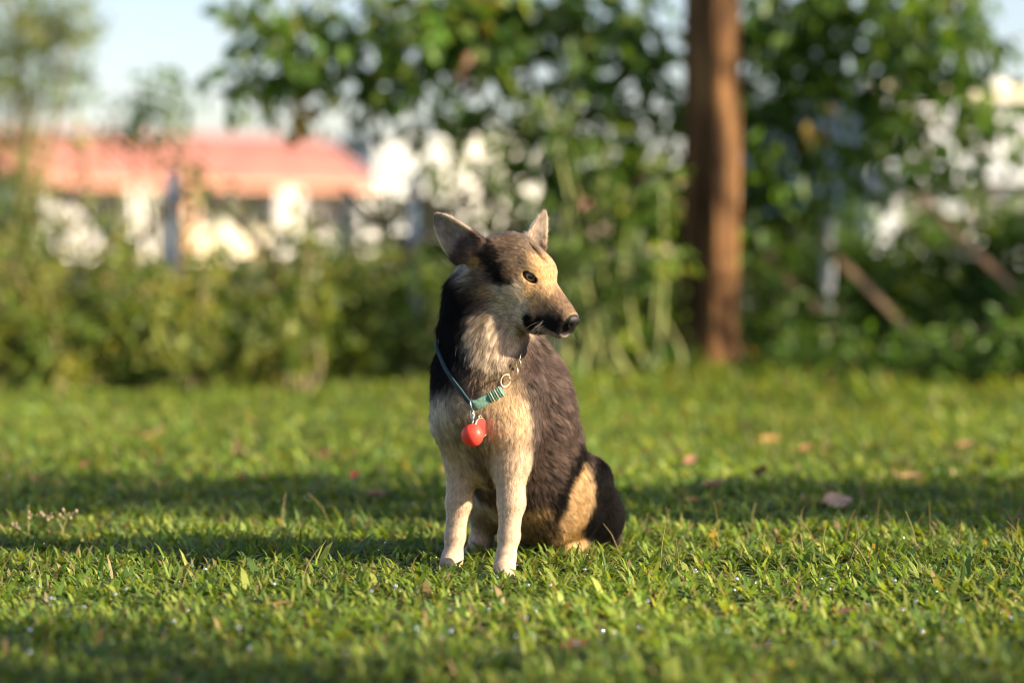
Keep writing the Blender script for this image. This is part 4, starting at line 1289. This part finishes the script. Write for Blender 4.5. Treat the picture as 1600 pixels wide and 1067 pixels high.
def torus(g, c, ax, up, R, r, n=28, m=8, sx=1.0):
    """ring with normal ax; stretched along up by sx"""
    ax = unit(ax); up = unit(np.asarray(up) - ax * np.dot(up, ax)); s = np.cross(ax, up)
    a = np.linspace(0, 2 * math.pi, n, endpoint=False)
    g.tube(np.asarray(c) + np.outer(np.cos(a) * R * sx, up) + np.outer(np.sin(a) * R, s), r, m, closed=True)

iF, iS = 25, 35          # ring index of the front joint and of the end of the sleeve (5 per photo point)
def arc(i0, i1, n):
    t = np.linspace(i0, i1, n)
    l_ = np.floor(t).astype(int) % NR; h2 = (l_ + 1) % NR; f = (t - np.floor(t))[:, None]
    return RING[l_] * (1 - f) + RING[h2] * f, unit(ringn[l_] * (1 - f) + ringn[h2] * f)
collar = empty("dog_collar", RING[iF])
tag(collar, "teal webbing collar with brass rings around the dog's neck", "collar")
g = Geo()
sp1, sn1 = arc(iF, 66 - NR, 110)
ribbon(g, sp1, sn1, .0075, .0035)
link("strap", g.mesh("strap"), M_STRAP, collar)
p_, n__ = arc(iF, iS, 16)
g = Geo(); ribbon(g, p_ + n__ * .004, n__, .0185, .005); link("sleeve", g.mesh("sleeve"), M_SLEEVE, collar)
tn = unit(np.gradient(p_, axis=0)); wd = np.cross(tn, n__)
for q in range(9, 15):       # whipped thread turns at the end of the sleeve
    g = Geo()
    a = np.linspace(0, 2 * math.pi, 14, endpoint=False)
    g.tube(p_[q] + n__[q] * .004 + np.outer(np.cos(a) * .0104, wd[q]) + np.outer(np.sin(a) * .0040, n__[q]), .0008, 6, closed=True)
    link("thread_turn", g.mesh("thread_turn"), M_SLEEVE if q % 2 else M_THREAD, collar)
end = p_[-1] + n__[-1] * .005
tx = tn[-1]
o1 = hit(790, 594) + np.array([0, -.013, 0]); o2 = hit(802, 583) + np.array([0, -.015, 0]); o3 = hit(810, 569) + np.array([0, -.011, 0])
view = np.array([0, -1.0, 0])
g = Geo(); torus(g, o1, view * .9 + np.array([.5, 0, .2]), (.6, 0, .75), .0085, .0011, sx=1.35); link("ring", g.mesh("ring"), M_BRASS, collar)
g = Geo(); torus(g, o2, view * .8 + np.array([-.5, 0, .1]), (.2, 0, 1), .0085, .0011, sx=1.6); link("ring", g.mesh("ring"), M_BRASS, collar)
g = Geo(); a = np.linspace(-.6, 4.0, 18)
hk = o3 + np.stack([np.cos(a) * .004, 0 * a - .002, np.sin(a) * .0075], 1)
hk = np.concatenate([hk, [o3 + np.array([.003, .0, .012]), o3 + np.array([.004, .003, .018])]])
g.tube(hk, .0010, 7); link("hook", g.mesh("hook"), M_BRASS, collar)
fr = RING[iF] + ringn[iF] * .006
g = Geo(); torus(g, fr + np.array([.002, -.003, .002]), (.9, -.3, .2), (0, 0, 1), .0075, .0011, sx=1.2); link("ring", g.mesh("ring"), M_STEEL, collar)
# ball bell
by = fr[1] - .020
bc = P(738, 680, by)
bell = empty("ball_bell", bc)
tag(bell, "round red ball bell hanging from the front of the collar", "bell")
g = Geo(); g.sphere(bc, (.0192, .0175, .0197), 36, 26); link("ball", g.mesh("ball"), M_RED, bell)
g = Geo(); torus(g, bc + np.array([.001, 0, .0225]), (1, .3, 0), (0, 0, 1), .0035, .0010, 18, 6); link("loop", g.mesh("loop"), M_STEEL, bell)
top = fr + np.array([.002, -.004, -.010])
lk = np.linspace(0, 1, 5)
for q in range(4):
    c = top * (1 - (q + .5) / 4) + (bc + np.array([.001, 0, .027])) * ((q + .5) / 4)
    g = Geo(); torus(g, c, (1, .2, 0) if q % 2 else (.1, 1, 0), (0, 0, 1), .0030, .0009, 16, 6, sx=1.6); link("chain_link", g.mesh("chain_link"), M_STEEL, bell)
# disc tag
dc_ = P(752, 668, by + .013)
disc = empty("disc_tag", dc_)
tag(disc, "flat red disc tag tucked behind the red ball bell", "tag")
ax_ = unit(np.array([.80, -.58, .12]))
g = Geo(); R_ = .0165; a = np.linspace(0, 2 * math.pi, 36, endpoint=False)
up3 = unit(np.array([0, 0, 1.0]) - ax_ * ax_[2]); s3 = np.cross(ax_, up3)
ringp = [(R_ * .0, .0011), (R_ * .93, .0011), (R_, .0006), (R_, -.0006), (R_ * .93, -.0011), (0, -.0011)]
V = [dc_ + ax_ * .0011] + [dc_ + (np.cos(b) * up3 + np.sin(b) * s3) * rr2 + ax_ * zz for rr2, zz in ringp[1:5] for b in a] + [dc_ - ax_ * .0011]
tq = []; tt = []
for b in range(36):
    tt.append([0, 1 + b, 1 + (b + 1) % 36]); tt.append([145, 109 + (b + 1) % 36, 109 + b])
    for r_ in range(3):
        tq.append([1 + r_ * 36 + b, 37 + r_ * 36 + b, 37 + r_ * 36 + (b + 1) % 36, 1 + r_ * 36 + (b + 1) % 36])
g.add(np.array(V), q=tq, t=tt); link("disc", g.mesh("disc", smooth=False), simple("dark_red_enamel", (.40, .022, .018), (.48, .035, .028), 60, .45, spec=.25), disc)
g = Geo(); torus(g, dc_ + up3 * R_, ax_, up3, R_ * .0 + .0045, .0009, 16, 6); link("loop", g.mesh("loop"), M_STEEL, disc)
g = Geo(); torus(g, dc_, ax_, up3, R_, .0009, 40, 6); link("rim", g.mesh("rim"), M_BRASS, disc)
# ================================================================== GRASS
def lawn(n, y0, y1, marg, lmin, lmax, wid, seed, tall=0.0):
    r = np.random.default_rng(seed)
    m = int(n)
    # uniform over the trapezoid seen by the lens, plus a margin on both sides
    hw1 = .215 * y1 + marg
    y = r.uniform(y0, y1, m * 2); x = r.uniform(-hw1, hw1, m * 2)
    k = np.abs(x) < .215 * y + marg
    x, y = x[k][:m], y[k][:m]
    # tufts: pull the roots towards nearby centres and leave thinner places
    cell = .045
    cx = np.floor(x / cell); cyy = np.floor(y / cell)
    hsh = np.modf(np.abs(np.sin(cx * 12.9898 + cyy * 78.233) * 43758.5453))[0]
    hsh2 = np.modf(np.abs(np.sin(cx * 39.346 + cyy * 11.135) * 24634.6345))[0]
    tx = (cx + .2 + .6 * hsh) * cell; ty = (cyy + .2 + .6 * hsh2) * cell
    pull = .55 * (hsh > .35)
    x = x + (tx - x) * pull; y = y + (ty - y) * pull
    big = vnoise(np.stack([x, y, x * 0], 1), 3.2, 3); mid = vnoise(np.stack([x, y, x * 0], 1), 9.0, 8)
    keep = r.random(len(x)) < .80 + .25 * mid
    # thinner under the dog
    for q in (pR, pL, pHL, pHR):
        keep &= ~(((x - q[0]) ** 2 + (y - q[1] + .012) ** 2) < .013 ** 2)
    keep &= ~((((x - .10) / .15) ** 2 + ((y - 4.44) / .11) ** 2 < 1) & (r.random(len(x)) < .85))
    x, y, big, mid, hsh = x[keep], y[keep], big[keep], mid[keep], hsh[keep]
    m = len(x)
    az = r.uniform(0, 2 * math.pi, m)
    d = np.stack([np.cos(az), np.sin(az), 0 * az], 1)
    L = r.uniform(lmin, lmax, m) * (1 + .30 * mid) * np.where(r.random(m) < .06, 1.5, 1)
    if tall: L = L * (1 + tall * np.clip(np.exp(-((x - 1.0) / 1.1) ** 2 - ((y - 9.3) / .7) ** 2) + .5 * np.exp(-((x - 2.0) / .8) ** 2 - ((y - 8.6) / .4) ** 2), 0, 1))
    W = wid * r.uniform(.55, 1.35, m)
    broad = r.random(m) < .20
    W = np.where(broad, W * 2.3, W)
    lean = r.uniform(.45, 1.6, m)          # how far the tip falls over
    base = np.stack([x, y, ground_h(x, y) - .002], 1)
    side = np.stack([-d[:, 1], d[:, 0], 0 * az], 1)
    rows = []
    for t, wf in ((0, .55), (.35, 1.0), (.72, .75), (1.0, .0)):
        hgt = (t - .48 * lean * t * t) ; out = lean * t ** 1.5 * .70
        c = base + d * (L * out)[:, None]; c[:, 2] += L * np.maximum(hgt, .10 * t)
        if wf:
            rows.append(c - side * (W * wf / 2)[:, None]); rows.append(c + side * (W * wf / 2)[:, None])
        else:
            rows.append(c)
    V = np.stack(rows, 1).reshape(-1, 3)
    b = np.arange(m)[:, None] * 7
    Q = np.concatenate([b + np.array([[0, 1, 3, 2]]), b + np.array([[2, 3, 5, 4]])])
    T = b + np.array([[4, 5, 6]])
    pal = np.array([(.155, .240, .034), (.115, .200, .032), (.215, .285, .048), (.270, .315, .066), (.090, .160, .040)])
    C = pal[r.integers(0, len(pal), m)] * (1 + .22 * big[:, None]) * r.uniform(.75, 1.25, (m, 1))
    dry = r.random(m) < .07 + .05 * (mid < -.35)
    C[dry] = np.array([.30, .22, .10]) * r.uniform(.6, 1.15, (dry.sum(), 1))
    return V, Q, T, np.repeat(C, 7, 0)
gp = [lawn(158000, 2.7, 5.3, .85, .022, .054, .0050, 31), lawn(78000, 5.3, 7.6, .9, .028, .060, .0080, 32), lawn(64000, 7.6, 10.6, 1.1, .032, .060, .0095, 33, tall=1.9)]
V = []; Q = []; T = []; C = []; kk = 0
for v, q, t, c in gp:
    V.append(v); Q.append(q + kk); T.append(t + kk); C.append(c); kk += len(v)
grass = link("grass", np_mesh("grass", np.concatenate(V), [np.concatenate(Q), np.concatenate(T)], np.concatenate(C), smooth=False), M_GRASS)
tag(grass, "short broad bladed lawn grass covering the ground", "grass", kind="stuff")

# dry seed stalks standing above the lawn
g = Geo()
for q in range(85):
    Y = rng.uniform(3.5, 5.6); px = rng.uniform(-100, 1700)
    if q < 40: px = rng.uniform(950, 1650); Y = rng.uniform(4.2, 4.75)
    p = PG(px, Y); h = rng.uniform(.035, .085); l = rng.normal(size=2) * .35
    if abs(px - 820) < 150 and 3.95 < Y < 4.75: continue
    pts = spline([p, p + np.array([l[0] * h * .4, l[1] * h * .4, h * .6]), p + np.array([l[0] * h, l[1] * h, h])], 5)
    g.tube(pts, np.linspace(.0011, .0006, 5), 4, col=np.array([.26, .21, .09]) * rng.uniform(.6, 1.1), cap=False)
stalks = link("dry_stalks", g.mesh("dry_stalks"), M_DRY)
tag(stalks, "thin dry seed stalks standing in the lawn", "dry stalks", kind="stuff")

# dew
g = Geo()
for q in range(300):
    Y = rng.uniform(3.15, 7.5) if q % 3 else rng.uniform(3.2, 4.0); px = rng.uniform(-60, 1660)
    p = PG(px, Y); p[2] += rng.uniform(.02, .042)
    g.sphere(p, rng.uniform(.0010, .0018) if q % 6 else rng.uniform(.0020, .0030), 10, 8)
md, nt, b = new_mat("dew")
b.inputs["Base Color"].default_value = (.9, .93, .95, 1); b.inputs["Roughness"].default_value = .10; b.inputs["Specular IOR Level"].default_value = 1.0
b.inputs["Metallic"].default_value = .95
dew = link("dew_drops", g.mesh("dew_drops"), md)
tag(dew, "glistening dew drops on the grass blades", "dew", kind="stuff")

# ================================================================== FALLEN LEAVES AND SMALL THINGS
def fallen(px, py, L, wd, colr, label, up=.012, tip=None, roll=0.0, name="fallen_leaf"):
    z = .02
    Y = FPX * (CAM_H - z) / (py - HORIZON)
    p = P(px, py, Y); p[2] = ground_h(p[0], p[1]) + up
    tip = unit(np.array(tip if tip is not None else [rng.normal(), rng.normal(), .15]))
    nrm = unit(np.array([rng.normal() * .3, -.35 + rng.normal() * .2, 1.0]))
    side = unit(np.cross(tip, nrm)); nrm = np.cross(side, tip)
    nu, nv = 9, 5
    V = []
    for i_ in range(nu):
        t = i_ / (nu - 1)
        w = wd * L * .5 * (math.sin(math.pi * min(1, t ** .8)) ** .8 + .02)
        for j_ in range(nv):
            s = (j_ / (nv - 1) - .5) * 2
            V.append(p + tip * (L * (t - .5)) + side * (w * s) + nrm * (L * (.22 * (s * w / (wd * L * .5)) ** 2 * .5 + .35 * (t - .5) ** 2)))
    V = np.array(V); V = np.concatenate([V, V - nrm * .0006])
    k = nu * nv
    q = []
    for i_ in range(nu - 1):
        for j_ in range(nv - 1):
            a = i_ * nv + j_
            q.append([a, a + 1, a + nv + 1, a + nv]); q.append([k + a, k + a + nv, k + a + nv + 1, k + a + 1])
    C = np.tile(np.array(colr), (len(V), 1)) * np.repeat(rng.uniform(.75, 1.2, k), 1).tolist().__len__() * 0 + np.array(colr)[None] * np.concatenate([rng.uniform(.75, 1.2, (k, 1))] * 2)
    root = empty(name, p); tag(root, label, "leaf")
    link("blade", Geo().add(V, q=q, c=C).mesh("blade"), M_DRY, root)
    st = spline([p - tip * L * .5 + nrm * L * .09, p - tip * L * .65 + nrm * L * .10, p - tip * L * .8 + nrm * L * .06], 6)
    link("stalk", Geo().tube(st, .0011, 6, col=np.array(colr) * .7).mesh("stalk"), M_DRY, root)
fallen(1188, 752, .055, .55, (.20, .075, .035), "upright rust brown fallen leaf on the grass right of the dog", .034, (.8, -.1, .75))
fallen(1308, 800, .065, .72, (.46, .32, .22), "large pale tan fallen leaf lying in the shadow band", .030, (1, .2, .05))
fallen(378, 748, .045, .5, (.26, .10, .035), "curled orange brown fallen leaf on the grass behind the dog's shoulder", .030, (.7, .3, -.4))
fallen(510, 716, .045, .5, (.13, .065, .035), "dark brown fallen leaf on the sunny grass left of the dog", .030, (1, .3, .1))
fallen(1205, 691, .065, .55, (.42, .25, .09), "golden orange fallen leaf on the far sunny lawn", .032, (1, .2, .1))
fallen(1118, 772, .070, .55, (.42, .22, .12), "light orange fallen leaf at the edge of the shadow", .030, (1, -.2, .15))
fallen(1082, 796, .035, .6, (.46, .22, .09), "small bright orange fallen leaf in the shadow right of the dog", .030, (1, .1, .1))
fallen(555, 748, .035, .6, (.42, .10, .07), "small red fallen leaf in the sun behind the shadow band", .032, (.5, .4, .5))
fallen(135, 734, .035, .7, (.36, .12, .08), "small dull red fallen leaf on the sunny lawn far left", .032, (.5, .4, .3))
fallen(590, 777, .060, .4, (.42, .24, .13), "narrow tan fallen leaf on the shaded grass left of the dog", .030, (1, -.5, .1))
fallen(1425, 750, .055, .5, (.34, .21, .10), "pale orange fallen leaf at the sunny end of the shadow band", .030, (1, .2, .1))
fallen(1080, 727, .045, .6, (.36, .18, .11), "reddish tan fallen leaf on the lawn behind the dog's back", .032, (.6, .5, .3))
fallen(372, 712, .055, .35, (.46, .30, .15), "narrow straw coloured leaf standing up in the lawn", .04, (.2, .1, 1))
fallen(1020, 942, .030, .5, (.17, .05, .03), "tiny dark red leaf in the foreground grass", .022, (.3, .3, .8))
fallen(900, 1018, .045, .5, (.15, .06, .035), "dark red brown leaf sunk in the blurred foreground grass", .022, (1, .2, .1))
fallen(440, 955, .040, .4, (.30, .17, .08), "thin orange tan leaf in the foreground grass left of the paws", .024, (1, .2, .1))
fallen(1330, 958, .045, .4, (.09, .05, .03), "blackish fallen leaf in the foreground grass right of the dog", .022, (1, .1, .05))

fallen(700, 742, .035, .6, (.34, .16, .06), "small orange brown fallen leaf in the sun beside the dog's chest", .032, (.9, .3, .2))
fallen(1260, 705, .045, .5, (.30, .15, .07), "brown fallen leaf on the sunny lawn below the grey post", .034, (.8, .3, .3))
fallen(235, 690, .050, .5, (.36, .20, .08), "yellow brown fallen leaf on the far lawn before the shrubs", .034, (.9, .2, .2))
fallen(1010, 715, .040, .5, (.28, .12, .06), "russet fallen leaf on the lawn close behind the dog's rump", .034, (.6, .4, .4))
fallen(1510, 705, .050, .5, (.33, .19, .09), "dull tan fallen leaf on the lawn before the dark shrubs", .034, (.9, .1, .2))

# flowering weed with two branched heads, at the left
wb = PG(62, 4.62)
weed = empty("flowering_weed", wb); tag(weed, "thin dry weed with branched seed heads in the grass at far left", "weed")
M_HEAD = simple("seed_head", (.22, .17, .10), (.32, .25, .16), 200, .8)
for br in ([(62, 862), (52, 845), (38, 832), (22, 822)], [(62, 862), (44, 838), (46, 818), (50, 802)], [(90, 868), (96, 842), (100, 820), (108, 800)], [(90, 868), (98, 832), (90, 812), (80, 805)]):
    pts = [P(a, b, 4.62) for a, b in br]; pts[0] = np.array([pts[0][0], 4.62, .0])
    link("stem", Geo().tube(spline(pts, 12), np.linspace(.0016, .0009, 12), 6).mesh("stem"), M_STEM, weed)
    for q in range(4):
        e = pts[-1] + np.array([rng.normal() * .008, rng.normal() * .006, rng.uniform(-.012, .006)])
        g = Geo().tube(np.stack([pts[-2] * .35 + pts[-1] * .65, e]), .0007, 5); g.sphere(e, (.0032, .0032, .0040), 8, 6)
        link("seed_head", g.mesh("seed_head"), M_HEAD, weed)

# a few single broad blades and thin stalks that stand out in focus
def blade(px, py, Y, L, W, lean, label, colr=(.16, .25, .05)):
    b_ = PG(px, Y); d = unit(np.array([lean, -.15, 1.0])); side = unit(np.cross(d, [0.2, 1, .1]))
    t = np.linspace(0, 1, 7)[:, None]
    c = b_ + d * L * t + np.array([lean, -.1, -.4]) * (L * .25) * t ** 2
    w = W * .5 * np.array([.5, .9, 1, .95, .75, .45, .04])[:, None]
    V = np.concatenate([c - side * w, c, c + side * w]) + np.concatenate([np.zeros((7, 3)), np.tile([0, .0015, 0], (7, 1)), np.zeros((7, 3))])
    q = [[r * 7 + i_, r * 7 + i_ + 1, (r + 1) * 7 + i_ + 1, (r + 1) * 7 + i_] for r in range(2) for i_ in range(6)]
    o = link("broad_blade", Geo().add(V - b_, q=q, c=np.array(colr)).mesh("broad_blade"), M_GRASS)
    o.location = b_; tag(o, label, "grass blade", "broad grass blades standing out of the lawn")
for (px, Y, L, W, lean) in ((272, 4.60, .050, .011, -.5), (322, 4.60, .055, .011, .35), (632, 4.55, .055, .010, .3), (762, 4.38, .048, .010, -.6), (370, 4.50, .045, .010, .2),
                            (335, 4.95, .042, .012, -1.0), (575, 4.30, .05, .009, .5), (690, 4.10, .05, .010, .7), (742, 4.05, .045, .012, -.5), (1255, 4.3, .05, .008, -.3), (1565, 4.6, .07, .008, -.5),
                            (1480, 3.85, .055, .012, -.6), (150, 4.15, .06, .010, .2), (455, 4.3, .055, .010, .4), (1010, 4.25, .06, .009, .5)):
    blade(px, 0, Y, L, W, lean, "broad pale green grass blade standing above the lawn")
